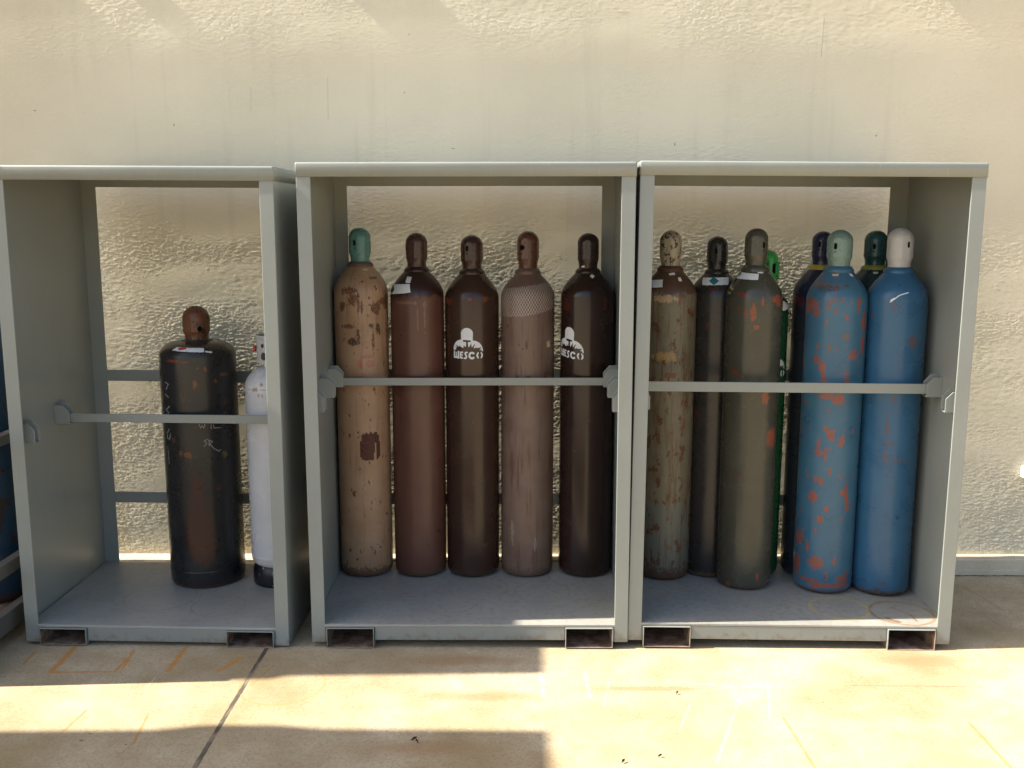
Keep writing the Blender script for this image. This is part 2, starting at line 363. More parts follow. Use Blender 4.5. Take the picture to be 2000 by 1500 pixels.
    h = t.m('SUBTRACT', t.m('ADD', f, t.m('MULTIPLY', n2, 1.5)), t.m('MULTIPLY', jm, 2.0))
    t.bump(h, 0.35, 0.002)
    g.data.materials.clear(); g.data.materials.append(t.mat)
build_ground()
def leaf(px, py, a, s, label):
    p = at_z(px, py, ZG); bm = bmesh.new(); n = 7; L = []
    for i in range(n):
        u = i / (n - 1); wd = s * 0.30 * math.sin(math.pi * min(1, u * 0.95 + 0.04)) ; L.append((bm.verts.new((s * (u - .5), -wd, 0.004 + 0.006 * u * u + 0.003)), bm.verts.new((s * (u - .5), 0, 0.003 + 0.005 * u * u)), bm.verts.new((s * (u - .5), wd, 0.008 + 0.004 * u))))
    for a_, b_ in zip(L, L[1:]):
        bm.faces.new((a_[0], b_[0], b_[1], a_[1])); bm.faces.new((a_[1], b_[1], b_[2], a_[2]))
    bm_tube(bm, [(-s * .5, 0, .004), (-s * .75, s * .05, .006)], 0.0012, 5)
    o = bm_obj('dry_leaf', bm, M_LEAF, None); o.location = p; o.rotation_euler = (0.1, 0.05, a)
    tag(o, label, 'leaf', 'dry leaves on the concrete')
M_LEAF = plain('dry_leaf_brown', (0.045, 0.028, 0.017), 0.8, 0.2, 0.3)
leaf(809, 1446, 0.5, 0.018, 'small dark curled leaf alone in the shaded concrete at the bottom')
leaf(814, 1451, 2.2, 0.012, 'second dark leaf scrap touching the curled leaf in the shade')
leaf(1322, 1356, 1.1, 0.011, 'tiny reddish brown leaf on sunny concrete under the olive cylinder')
leaf(1289, 1479, 0.3, 0.011, 'brown leaf scrap on bright concrete near the bottom edge')
leaf(1217, 1490, 0.9, 0.014, 'thin leaf stalk lying at the very bottom of the sunny concrete')

# ------------------------------------------------------------------ cabinets
def hook(parent, side, xw, y, z, wd=0.064, ht=0.081, dp=0.034, lip=0.0):
    """welded U pocket: two cheek plates with a cut corner, joined by a strip underneath. side=+1 grows to +x"""
    bm = bmesh.new(); s = side
    def cheek(y0, wd_, ht_):
        pts = [(0, 0), (wd_, 0), (wd_, ht_ * 0.66), (wd_ * 0.58, ht_), (0, ht_)]
        bm_prism(bm, [(xw + s * a, z + b) for a, b in (pts if s > 0 else pts[::-1])], y0, y0 + 0.004)
    cheek(y, wd, ht); cheek(y + dp, wd, ht * 1.12)
    xs = sorted((xw, xw + s * wd)); bm_box(bm, xs[0], xs[1], y + 0.004, y + dp, z, z + 0.004)
    return bm_obj('hook_bracket', bm, M_PAINT, parent, 0.0015)

class Cab: pass
def cabinet(name_label, cx, cy, yaw, dz, tx, ty, W, wr, D, H, floor, lip_wear, hooks, gap=0.0, slat_z=(0.38, 0.95)):
    r = empty('storage_cabinet', (cx, cy, dz), (-ty, tx, yaw)); tag(r, name_label, 'cabinet', 'grey steel cylinder cabinets along the wall')
    h = W / 2; wp = 0.054; hl = 0.053; zf = 0.072
    # roof: folded pan
    bm = bmesh.new(); bm_box(bm, -h - .003, h + .003, -0.004, D + 0.004, H - hl, H)
    bmesh.ops.recalc_face_normals(bm, faces=bm.faces)
    ed = [e for e in bm.edges if max(v.co.z for v in e.verts) > H - 0.001]
    bmesh.ops.bevel(bm, geom=ed, offset=0.0075, segments=4, affect='EDGES', profile=0.5)
    bmesh.ops.delete(bm, geom=[f for f in bm.faces if f.normal.z < -0.9], context='FACES')
    ro = bm_obj('roof', bm, M_PAINT, r); md = ro.modifiers.new('solid', 'SOLIDIFY'); md.thickness = 0.0035; md.offset = -1
    ro.data.shade_smooth(); ro.data.set_sharp_from_angle(angle=math.radians(40))
    for s in (-1, 1):
        xs = sorted((s * (h - 0.004), s * h))
        box('side_panel', xs[0], xs[1], 0.007, D - 0.004, (0.0 if s < 0 or not gap else 0.0), H - 0.0045, M_PAINT, r, 0)
        xs = sorted((s * (h - wp), s * h)); bm = bmesh.new()
        bm_box(bm, xs[0], xs[1], 0.0, 0.0065, -0.002, H - hl + 0.002)
        fp = bm_obj('front_post', bm, M_PAINT, r, 0.0022)
        wrr = wr[0 if s < 0 else 1]; xs = sorted((s * (h - wrr), s * h))
        box('rear_post', xs[0], xs[1], D - 0.004, D, 0.0, H - 0.0045, M_PAINT, r)
    box('rear_header', -h + wr[0], h - wr[1], D - 0.004, D, H - 0.057, H - 0.0045, M_PAINT, r)
    for z in slat_z:
        box('rear_slat', -h + .012, h - .012, D + 0.0005, D + 0.0045, z, z + 0.052, M_PAINT, r, 0.001)
    # floor plate, bent down at the front into a lip between the fork pockets
    tw = 0.190; x0, x1 = -h + 0.0045 + gap, h - 0.0045
    px0 = -h + wp + 0.006; px1 = h - wp - 0.006
    bm = bmesh.new(); bm_box(bm, x0, x1, 0.008, D - 0.006, zf - 0.004, zf)
    bm_box(bm, -h + wp - 0.002, h - wp + 0.002, 0.0, 0.008, zf - 0.010, zf)
    fl = bm_obj('floor_plate', bm, floor, r, 0.003)
    bm = bmesh.new(); bm_box(bm, px0 + tw + 0.002, px1 - tw - 0.002, 0.001, 0.006, 0.006, zf - 0.0105)
    bm_obj('front_lip', bm, M_WORN, r, 0.002)
    for xa in (px0, px1 - tw):
        bm = bmesh.new(); th = 0.0036; z0, z1 = ZG + 0.003 - dz, zf - 0.0115
        o = [(xa, z0), (xa + tw, z0), (xa + tw, z1), (xa, z1)]; i = [(xa + th, z0 + th), (xa + tw - th, z0 + th), (xa + tw - th, z1 - th), (xa + th, z1 - th)]
        ya, yb = -0.010, D - 0.02
        V = [[bm.verts.new((x, y, z)) for x, z in ring] for ring in (o, i) for y in (ya, yb)]
        oa, ob, ia, ib = V
        for k in range(4):
            j = (k + 1) % 4
            bm.faces.new((oa[k], oa[j], ob[j], ob[k])); f = bm.faces.new((ia[j], ia[k], ib[k], ib[j])); f.material_index = 1
            bm.faces.new((oa[j], oa[k], ia[k], ia[j])); bm.faces.new((ob[k], ob[j], ib[j], ib[k]))
        bmesh.ops.recalc_face_normals(bm, faces=bm.faces)
        bm_obj('fork_pocket', bm, [M_WORN, M_RUSTIN], r, 0.0025)
    # weld bead beside the posts
    for s in (-1, 1):
        bm = bmesh.new(); xx = s * (h - wp - 0.003)
        bm_tube(bm, [(xx + random.uniform(-.001, .001), 0.004, -0.002 + k * 0.007) for k in range(10)], 0.0032, 6)
        bm_obj('weld_bead', bm, M_WORN, r, 0, True)
    for (s, y, z) in hooks:
        hook(r, s, -s * (h - 0.004), y, z)
    c = Cab(); c.root = r; c.h = h; c.M = Matrix.LocRotScale(r.location, r.rotation_euler, None); c.zf = zf; c.D = D; c.W = W
    return c

H = 1.8807
fm1 = floor_mat('worn_floor_paint', [(-0.10, 0.30, 0.15, .004, (0.20, 0.13, 0.08), .6), (0.18, 0.22, 0.11, .004, (0.20, 0.13, 0.08), .5)], 0.0)
fm2 = floor_mat('scratched_floor_paint', [(-.28, .42, .12, .004, (.30, .20, .10), .8), (.02, .40, .13, .004, (.30, .20, .10), .7), (.30, .36, .12, .005, (.30, .20, .10), .7), (-.10, .24, .12, .003, (.22, .14, .08), .5)], 0.03)
def loc3(px, py): 
    p = at_z(px, py, 0.078); return p[0] - 1.0937 + 0.0114 * 0, p[1] - 0.0015
a = loc3(1638, 1188); b = loc3(1760, 1196)
fm3 = floor_mat('ring_stained_floor_paint', [(a[0] + .002, a[1] + .008, .118, .010, (.50, .36, .10), 1.0), (b[0], b[1] + .004, .125, .009, (.26, .15, .06), 1.1), (-.50, .40, .12, .006, (.42, .30, .11), .6), (-.02, .30, .125, .006, (.40, .29, .12), .45), (-.2, .34, .12, .005, (.36, .26, .14), .4)], 0.05,
                [(b[0] - .02, b[1] + .07, b[0] + .03, b[1] - .01, .004), (b[0] + .03, b[1] - .01, b[0] + .03, b[1] - .08, .006), (b[0] - .08, b[1] - .06, b[0] - .05, b[1] - .09, .016)])
c1 = cabinet('leftmost full grey steel cabinet, holding the black and the white cylinder', -1.4422, 0.0088, -0.021, -0.0101, 0.0052, -0.0066, 1.0685, (0.070, 0.070), 0.737, H, fm1, 0,
             [(1, 0.350, 0.822), (1, 0.06, 0.805), (-1, 0.350, 0.822), (-1, 0.06, 0.800)], gap=0.006, slat_z=(0.363, 0.945))
c2 = cabinet('middle grey steel cabinet with a row of five brown and tan cylinders', -0.1828, 0.0, 0.0, 0.0044, -0.002, 0.0018, 1.2657, (0.062, 0.062), 0.745, H, fm2, 0,
             [(1, 0.470, 0.957), (1, 0.27, 0.945), (1, 0.06, 0.925), (-1, 0.470, 0.957), (-1, 0.27, 0.945), (-1, 0.06, 0.925)], slat_z=(0.353, 0.945))
c3 = cabinet('rightmost grey steel cabinet with blue, olive and rusty cylinders crowded inside', 1.0937, 0.0015, -0.0114, 0.0071, 0.0064, 0.0066, 1.2846, (0.070, 0.086), 0.740, H, fm3, 0,
             [(1, 0.235, 0.960), (1, 0.05, 0.930), (-1, 0.235, 0.960), (-1, 0.05, 0.930)], slat_z=(0.353, 0.945))

def bar(cab, y, z, wd, label):
    """flat bar dropped into the hook pockets"""
    h = cab.h; p = cab.M @ Vector((0, y, z)); bm = bmesh.new(); L = h - 0.008
    bm_box(bm, -L, L, -0.004, 0.004, -wd / 2, wd / 2)
    o = bm_obj('retaining_bar', bm, M_BAR, None, 0.0012); o.location = p; o.rotation_euler = cab.root.rotation_euler
    tag(o, label, 'bar', 'flat bars holding the cylinders back')
bar(c1, 0.366, 0.848, 0.036, 'flat grey bar crossing in front of the black and white cylinders')
bar(c2, 0.485, 0.980, 0.033, 'flat grey bar crossing in front of the five brown and tan cylinders')
bar(c3, 0.250, 0.992, 0.041, 'flat grey bar crossing in front of the blue and olive cylinders')

# ------------------------------------------------------------------ gas cylinders
def lathe(name, prof, mat, parent, n=72, seam=math.pi, R=None, flats=None):
    """prof: (r,z) from the bottom up; u measured from the -Y side"""
    verts, faces, uv = [], [], []
    Ru = R or max(r for r, z in prof)
    for (r, z) in prof:
        for k in range(n + 1):
            a = -math.pi + 2 * math.pi * k / n
            q = r
            if flats and r > flats[1] * .9:      # pressed flats on four sides
                da = (a - flats[0] + math.pi / 4) % (math.pi / 2) - math.pi / 4
                q = min(r, flats[1] * .955 / math.cos(da))
            verts.append((q * math.sin(a), -q * math.cos(a), z)); uv.append((a * Ru, z))
    for i in range(len(prof) - 1):
        for k in range(n):
            q = i * (n + 1) + k; faces.append((q, q + 1, q + n + 2, q + n + 1))
    o = mesh_obj(name, verts, faces, mat, parent, True, uv)
    return o

class Cyl: pass

def raster(name, c, us, vs, mask, mat, off=0.0006, prof=None, step=0.006):
    """wrap the True cells of mask[v,u] onto the surface of cylinder c"""
    prof = prof or c.rad; R = c.Ru if prof == c.rad else c.rc
    du = us[1] - us[0]; dv = vs[1] - vs[0]; verts, faces, uv = [], [], []
    mx = max(1, int(step / du))
    for j, v in enumerate(vs):
        row = mask[j]
        if not row.any(): continue
        ra, rb = prof(v - dv / 2) + off, prof(v + dv / 2) + off
        i = 0; n = len(us)
        while i < n:
            if not row[i]: i += 1; continue
            k = i
            while k + 1 < n and row[k + 1] and k + 1 - i < mx: k += 1
            ua, ub = us[i] - du / 2, us[k] + du / 2; b = len(verts)
            for (u, rr, z) in ((ua, ra, v - dv / 2), (ub, ra, v - dv / 2), (ub, rb, v + dv / 2), (ua, rb, v + dv / 2)):
                verts.append((rr * math.sin(u / R), -rr * math.cos(u / R), z)); uv.append((u, z))
            faces.append((b, b + 1, b + 2, b + 3)); i = k + 1
    if not faces: return None
    return mesh_obj(name, verts, faces, mat, c.cap if prof != c.rad else c.body, True, uv)

def grid(u0, u1, v0, v1, d=0.001):
    us = np.arange(u0, u1 + d / 2, d); vs = np.arange(v0, v1 + d / 2, d)
    return us, vs, *np.meshgrid(us, vs)

def pip(X, Y, poly):
    inside = np.zeros(X.shape, bool); n = len(poly)
    for i in range(n):
        x0, y0 = poly[i]; x1, y1 = poly[(i + 1) % n]
        if y0 == y1: continue
        cnd = ((y0 > Y) != (y1 > Y)) & (X < (x1 - x0) * (Y - y0) / (y1 - y0) + x0)
        inside ^= cnd
    return inside

def segdist(X, Y, pts):
    d = np.full(X.shape, 1e9)
    for (x0, y0), (x1, y1) in zip(pts, pts[1:]):
        dx, dy = x1 - x0, y1 - y0; L = dx * dx + dy * dy + 1e-12
        t = np.clip(((X - x0) * dx + (Y - y0) * dy) / L, 0, 1)
        d = np.minimum(d, np.hypot(X - x0 - t * dx, Y - y0 - t * dy))
    return d

def hit(c, px, py, cap=False):
    """(u, v) on cylinder c under a pixel of the photograph"""
    q = ray(px, py); R = c.rc if cap else c.Ru; r = R
    for _ in range(4):
        ox, oy = CAM[0] - c.x, CAM[1] - c.y
        A = q[0] ** 2 + q[1] ** 2; B = 2 * (ox * q[0] + oy * q[1]); C_ = ox * ox + oy * oy - r * r
        D_ = B * B - 4 * A * C_
        t = (-B - math.sqrt(max(D_, 0))) / (2 * A)
        p = CAM + q * t; z = p[2] - c.z
        r2 = (c.caprad if cap else c.rad)(z); r = r2
    return math.atan2(p[0] - c.x, -(p[1] - c.y)) * R, z

def poly_decal(name, c, pts, mat, off=0.0006, cap=False):
    pp = [hit(c, x, y, cap) for x, y in pts]
    u = [a for a, b in pp]; v = [b for a, b in pp]
    us, vs, U, V = grid(min(u) - .002, max(u) + .002, min(v) - .002, max(v) + .002)
    return raster(name, c, us, vs, pip(U, V, pp), mat, off, c.caprad if cap else None)

def line_decal(name, c, lines, wd, mat, off=0.0007, rag=0.0):
    L = [[hit(c, x, y) for x, y in ln] for ln in lines]
    al = [p for l in L for p in l]; u = [a for a, b in al]; v = [b for a, b in al]
    us, vs, U, V = grid(min(u) - .006, max(u) + .006, min(v) - .006, max(v) + .006, 0.0009)
    d = np.full(U.shape, 9.9)
    for l in L: d = np.minimum(d, segdist(U, V, l))
    if rag: d = d + rng.uniform(-rag, rag, d.shape)
    return raster(name, c, us, vs, d < wd / 2, mat, off)

def ellipse_decal(name, c, px, py, rx, ry, mat, cap=True, off=0.0008):
    """rx, ry in metres, flat-ended oval"""
    u, v = hit(c, px, py, cap); us, vs, U, V = grid(u - rx - .001, u + rx + .001, v - ry - .001, v + ry + .001, 0.0008)
    dy = np.maximum(np.abs(V - v) - max(ry - rx, 0), 0)
    return raster(name, c, us, vs, np.hypot((U - u) / rx, dy / min(rx, ry)) < 1, mat, off, c.caprad if cap else None)

EMB_BURST = [(185, 960), (270, 962), (292, 918), (272, 884), (332, 890), (262, 808), (392, 870), (388, 824), (492, 892), (535, 880), (524, 824), (600, 868), (604, 725), (515, 725), (515, 655), (740, 655), (740, 725), (660, 725),
             (668, 840), (690, 885), (757, 748), (770, 885), (872, 758), (822, 912), (918, 868), (898, 902), (1062, 880), (988, 962), (1064, 930), (1040, 972), (1108, 1008)]
def emblem_mask(X, Y):
    head = np.where(Y < 470, ((X - 628) / 178) ** 2 + ((Y - 470) / 160) ** 2 < 1, (np.abs(X - 628) < 178 - (Y - 470) * 0.03) & (Y < 690) & (Y >= 470))
    ls = [(470 - 285 * math.cos(a), 960 - 305 * math.sin(a)) for a in np.linspace(0, math.pi / 2, 14)]
    rs = [(810 + 298 * math.sin(a), 1008 - 330 * math.cos(a)) for a in np.linspace(0, math.pi / 2, 14)]
    torso = pip(X, Y, ls + rs + EMB_BURST[::-1])
    m = (head & ~((X > 515) & (X < 740) & (Y > 655))) | torso
    def rect(a, b, c_, d): return (X > a) & (X < b) & (Y > c_) & (Y < d)
    W_ = rect(196, 248, 990, 1195) | rect(268, 306, 1025, 1205) | rect(336, 390, 990, 1220) | rect(215, 365, 1150, 1208)
    W_ &= ~(np.hypot(X - 297, Y - 1225) < 18)
    E_ = (rect(412, 515, 1003, 1052) | rect(412, 500, 1088, 1128) | rect(412, 512, 1165, 1214) | rect(412, 460, 1003, 1214)) & ~(np.hypot(np.minimum(X - 447, 0), np.maximum(np.abs(Y - 1108) - 72, 0)) > 35)
    S_ = segdist(X, Y, [(632, 1028), (600, 1026), (577, 1055), (588, 1095), (612, 1135), (612, 1180), (588, 1203), (556, 1198)]) < 23
    a = np.abs(np.arctan2(Y - 1118, X - 775)); r = np.hypot((X - 775) / 100, (Y - 1118) / 113)
    C_ = (r < 1) & (r > 0.47) & ~((a < 0.62) & (X > 780))
    O_ = (((X - 1003) / 100) ** 2 + ((Y - 1112) / 104) ** 2 < 1) & (np.abs(X - 1005) > 30) & ~(((X - 1005) / 48) ** 2 + ((Y - 1112) / 62) ** 2 < 1)
    return m | W_ | E_ | S_ | C_ | O_
def emblem(c, px, py, tilt=0.0, k=0.000149):
    """stencil: a figure in a hood over a burst and five letters; px,py is where its centre (645,770) falls"""
    u0, v0 = hit(c, px, py)
    us, vs, U, V = grid(u0 - 0.080, u0 + 0.080, v0 - 0.078, v0 + 0.076, 0.0007)
    X = 645 + (U - u0) / k; Y = 770 - (V - v0 - tilt * (U - u0)) / k
    return raster('stencil_emblem', c, us, vs, emblem_mask(X, Y), M_WHITE, 0.0006)

def body_mat(name, base, vary, patches=(), specks=None, streak=None, bottom=None, top=None, rough=0.42, seed=0.0, fade_or_shade=None):
    t = NT(name, rough, 0.42); uv = t.uv(); X = t.xyz(uv)
    sh = t.v('ADD', t.v('MULTIPLY', uv, (1, 1, 0)), (seed, seed * .7, seed))
    n = t.noise(sh, 9.0, 5, 0.6); nf = t.noise(sh, 70.0, 5, 0.65); sv = t.noise(t.v('MULTIPLY', sh, (55, 4, 1)), 1.0, 5, 0.65)
    c = t.mix(t.lin(n, 0.32, 0.68), base, vary)
    if fade_or_shade:                               # dusty, sun-bleached paint between two heights; on brown, a painted reflection
        colr, v0, v1, k = fade_or_shade
        q = t.m('ADD', X[1], t.m('MULTIPLY', t.m('SUBTRACT', t.noise(sh, 18, 4), .5), .05))
        c = t.mix(t.m('MULTIPLY', t.m('MULTIPLY', t.ss(q, v1 + .01, v1 - .01), t.ss(q, v0 - .01, v0 + .01)), k), c, colr)
    if streak: c = t.mix(t.m('MULTIPLY', t.ss(sv, streak[1], streak[1] + .2), streak[2]), c, streak[0])
    c = t.mix(t.m('MULTIPLY', t.ss(t.noise(t.v('MULTIPLY', sh, (220, 14, 1)), 1.0, 4, .6), 0.66, 0.72), 0.13), c, [min(1, x * 2.2 + .05) for x in base])
    if top:
        colr, v0, k = top; q = t.m('ADD', X[1], t.m('MULTIPLY', t.m('SUBTRACT', t.noise(sh, 22, 5, .6), .5), .09))
        c = t.mix(t.m('MULTIPLY', t.ss(q, v0 - .012, v0 + .012), k), c, colr)
    if specks: 
        for (colr, th, sc) in specks: c = t.mix(t.ss(t.noise(t.v('MULTIPLY', sh, (1, .55, 1)), sc, 6, .68), th - .045, th - .02), c, colr)
    for (colr, amp, lst, k) in patches:
        nn = t.m('MULTIPLY', t.m('SUBTRACT', t.noise(t.v('MULTIPLY', sh, (1, .5, 1)), 75.0, 7, .72), .5), amp * 2.4)
        msk = t.m('MULTIPLY', t.ss(t.m('ADD', t.spots(uv, lst), nn), 1.05, 0.90), t.ss(t.noise(t.v('MULTIPLY', sh, (2.2, .7, 1)), 110.0, 5, .7), 0.36, 0.47))
        hue = t.mix(t.noise(sh, 60.0, 4), [x * .72 for x in colr], [min(1, x * 1.2) for x in colr])
        c = t.mix(t.m('MULTIPLY', msk, k), c, hue)
    if bottom:
        colr, v1, k = bottom; q = t.m('ADD', X[1], t.m('MULTIPLY', t.m('SUBTRACT', nf, .5), v1 * 2.4))
        c = t.mix(t.m('MULTIPLY', t.ss(q, v1, v1 * .55), k), c, colr)
    t.color(t.v('MULTIPLY', c, (.74, .74, .74))); t.rough(t.m('ADD', t.lin(n, 0.3, 0.7, rough - .15, rough + .0), 0.0))
    return t.bump(n, 0.03, 0.002).mat

def make(label, x, y, zb, R, ztop, rows, capr, mat_fn, capmat, ringcol=None, foot=None, group=None, shape='high', lean=(0, 0)):
    """rows: photo rows of cap bottom, ring bottom, shoulder start, used to find the heights"""
    c = Cyl(); c.x, c.y, c.z = x, y, zb; c.Ru = R; c.rc = capr
    root = empty('gas_cylinder', (x, y, zb)); tag(root, label, 'gas cylinder', group); c.root = root
    px = 1000 + x / (y - CAM[1]) * F_PX
    zc, zr, zs = [at_y(px, r_, y - R * .5)[2] - zb for r_ in rows]
    zt = ztop - zb; c.zt, c.zc, c.zr, c.zs = zt, zc, zr, zs
    rr = capr * 1.16
    prof = [(R - .030, 0.002), (R - .022, 0.0), (R - .010, .005), (R - .003, .014), (R, .026)]
    if shape == 'high':
        sh = [(R * (rr / R + (1 - rr / R) * math.sin(math.pi / 2 * (1 - k / 14))), zs + (zr - zs) * k / 14) for k in range(15)]
    else:
        sh = [(rr + (R - rr) * math.sqrt(max(0, 1 - (k / 14) ** 2)), zs + (zr - zs) * (k / 14)) for k in range(15)]
    nb = 12
    prof += [(R, .026 + (zs - .026) * k / nb) for k in range(1, nb)] + sh
    zz = np.array([p[1] for p in prof[4:]]); rq = np.array([p[0] for p in prof[4:]])
    c.rad = lambda z: float(np.interp(z, zz, rq))
    # cap profile
    cb = zc; L = zt - cb
    cp = [(capr * .87, cb), (capr * .86, cb + L * .10), (capr * .90, cb + L * .17), (capr, cb + L * .26), (capr, cb + L * .5), (capr, zt - capr * .95)]
    cp += [(capr * math.cos(a), zt - capr * .95 + capr * .95 * math.sin(a)) for a in np.linspace(0.15, math.pi / 2, 10)]
    cp[-1] = (0.0005, zt)
    cz = np.array([p[1] for p in cp]); cr = np.array([p[0] for p in cp]); c.caprad = lambda z: float(np.interp(z, cz, cr))
    c.body = None; mat = mat_fn(c)
    c.body = lathe('body', prof, mat, root, R=R)
    rm = mat if ringcol is None else ringcol
    c.ring = lathe('neck_ring', [(rr * .99, zr - .006), (rr * 1.02, zr), (rr * 1.02, zr + (zc - zr) * .35), (rr * .90, zr + (zc - zr) * .8), (capr * .84, zc + .002)], rm, root, 48, R=R)
    c.cap = lathe('cap', cp, capmat, root, 96, R=capr, flats=(random.uniform(-.5, .5), capr))
    c.cap.data.set_sharp_from_angle(angle=math.radians(9))
    return c

def ebox(c, x0, y0, x1, y1, grow=1.12):
    """pixel box -> (u, v, ru, rv)"""
    ua, va = hit(c, x0, (y0 + y1) / 2); ub, vb = hit(c, x1, (y0 + y1) / 2); _, vt = hit(c, (x0 + x1) / 2, y0); _, vd = hit(c, (x0 + x1) / 2, y1)
    return ((ua + ub) / 2, (vt + vd) / 2, max(.003, abs(ub - ua) / 2 * grow), max(.003, abs(vt - vd) / 2 * grow))
def eb(c, l): return [ebox(c, *b) for b in l]
def slot(c, px, py, rx=0.0055, ry=0.0125, dot=True):
    ellipse_decal('vent_slot_shade', c, px, py, rx, ry, M_HOLESHADE)  # nothing is cut: the dark inside the slot is a painted decal
    if dot:
        u, v = hit(c, px, py, True); us, vs, U, V = grid(u - .004, u + .004, v - ry - .014, v - ry - .005, .0008)
        raster('vent_hole_shade', c, us, vs, np.hypot(U - u, V - v + ry + .0095) < .003, M_HOLESHADE, .0008, c.caprad)
def capmat(name, col, wear=None, rough=.34):
    t = NT(name, rough, .5); o = t.obj(); n = t.noise(o, 14, 5); s = t.noise(t.v('MULTIPLY', o, (1, 1, .6)), 55, 6, .65)
    c = t.mix(t.lin(n, .3, .7), [x * .85 for x in col], [min(1, x * 1.15) for x in col])
    if wear: c = t.mix(t.ss(s, wear[1], wear[1] + .04), c, wear[0])
    t.color(t.v('MULTIPLY', c, (.74, .74, .74))).rough(t.lin(s, .3, .7, rough - .14, rough + .04)); return t.mat

RUST = (0.13, 0.045, 0.018); DRUST = (0.055, 0.020, 0.010)
ORG = (0.34, 0.085, 0.036)
YF = 0.632
zb2 = c2.zf + 0.0044 + .001; zb3 = c3.zf + 0.0071 + .001; zb1 = c1.zf - 0.0101 + .001
G2 = 'cylinders standing in the middle cabinet'; G3 = 'cylinders standing in the right cabinet'; G1 = 'cylinders standing in the left cabinet'

# ---- middle cabinet
m = lambda c: body_mat('tan_paint', (0.37, 0.222, 0.122), (0.46, 0.30, 0.185), [
    (RUST, 1.7, eb(c, [(668, 562, 694, 575), (680, 572, 696, 595), (697, 573, 702, 612), (704, 589, 709, 610), (718, 579, 724, 585), (720, 592, 724, 597), (729, 590, 743, 612), (746, 572, 757, 601), (670, 634, 690, 642), (727, 640, 731, 690), (664, 590, 672, 606), (722, 540, 735, 546), (705, 548, 710, 552)]), .9),
    (DRUST, 1.3, eb(c, [(678, 661, 697, 674), (697, 645, 704, 671), (735, 631, 742, 652), (720, 633, 727, 639), (739, 640, 743, 655)]), .9),
    ((0.42, 0.11, 0.10), .8, eb(c, [(702, 694, 729, 701), (699, 701, 708, 717), (716, 703, 731, 718), (700, 728, 712, 736)]), .55)],
    specks=[(RUST, .655, 34.0)], streak=((0.24, 0.11, 0.05), .52, .5), bottom=((0.11, 0.05, 0.026), .055, .85), rough=.48, seed=1.3)
tan = make('tan rust-blotched cylinder with a turquoise cap and a maroon paint patch', -0.687, YF, zb2, .1185, 1.644, (511.6, 521, 572), .048, m, capmat('turquoise_cap', (0.10, 0.25, 0.225), ((0.16, 0.10, 0.05), .66)), plain('rusted_ring', (.10, .07, .05), .6, .4, .3, 40), group=G2)
slot(tan, 692, 474.5)
poly_decal('label_sticker', tan, [(708, 525), (719, 525.5), (718, 528.5), (709, 528)], M_BUFF)
def maroon(c):
    a = hit(c, 706, 901); b = hit(c, 739, 841); us, vs, U, V = grid(a[0] - .004, b[0] + .006, a[1] - .004, b[1] + .004, .001)
    mk = np.zeros(U.shape, bool); n = len(us)
    top = np.zeros(n); bot = np.zeros(n); gap = np.zeros(n, bool); i = 0
    while i < n:
        wd = rng.integers(3, 8); f = (i + wd / 2) / n; edge = (abs(f - .5) * 2) ** 6
        top[i:i + wd] = b[1] - rng.uniform(0, .012) - edge * .05; bot[i:i + wd] = a[1] + rng.uniform(0, .006) + edge * .02
        if 0.55 < f < .9 and rng.random() < .35: bot[i:i + wd] += .07 * rng.random() + .02
        i += wd
    mk = (V < top[None, :]) & (V > bot[None, :]) & (rng.random(U.shape) > .02)
    raster('brushed_paint_patch', c, us, vs, mk, M_MAROON)
maroon(tan)

m = lambda c: body_mat('dusty_brown_paint', (0.125, 0.052, 0.036), (0.155, 0.066, 0.045), [((0.33, .20, .13), 1.6, eb(c, [(778, 589, 800, 594), (808, 588, 814, 596), (826, 588, 832, 600), (814, 600, 817, 640), (828, 598, 831, 640)]), .45), (DRUST, 1, eb(c, [(774, 745, 788, 775), (780, 800, 784, 830)]), .5)],
    specks=[((.05, .02, .012), .70, 30.)], streak=((0.10, 0.045, 0.03), .5, .5), top=((0.032, 0.0125, 0.010), (c.zs + .0), .95), bottom=((0.10, 0.065, 0.04), .045, .8), rough=.42, seed=3.1, fade_or_shade=((0.06, 0.03, 0.022), .86, .93, .35))  # the dark band near the bar is a reflection painted into the colour
brown = make('reddish brown cylinder with a green-cornered label between the tan and the stencilled one', -0.438, YF, zb2, .118, 1.622, (522, 531, 578), .0475, m, capmat('brown_cap', (0.065, 0.029, 0.020)), group=G2)
slot(brown, 793, 483.5)
poly_decal('label_sticker', brown, [(763, 555), (800.5, 554.5), (802, 571), (790, 573), (762, 574.5), (760, 568)], M_LABEL)
poly_decal('label_corner', brown, [(764, 557), (770, 556), (771, 566), (766, 573), (762, 566)], M_GREENP, .0010)
poly_decal('label_sticker', brown, [(795.5, 540), (804.5, 541), (801, 553), (792, 552)], M_OFFWHITE)

m = lambda c: body_mat('dark_brown_enamel', (0.048, 0.023, 0.015), (0.058, 0.029, 0.019), [((0.26, .055, .02), 1.2, eb(c, [(872, 583, 881, 594), (914, 582, 922, 588), (942, 579, 953, 590)]), .7), ((.12, .06, .04), 1.2, eb(c, [(873, 595, 879, 690)]), .5)],
    bottom=((0.07, 0.045, 0.03), .03, .6), rough=.30, seed=5.2)
wes = make('glossy dark brown cylinder with a white stencilled emblem facing straight ahead', -0.195, YF, zb2, .1195, 1.612, (526, 536, 585), .049, m, capmat('dark_brown_cap', (0.055, 0.026, 0.018)), group=G2)
slot(wes, 911.5, 485.5); emblem(wes, 913, 671.3)

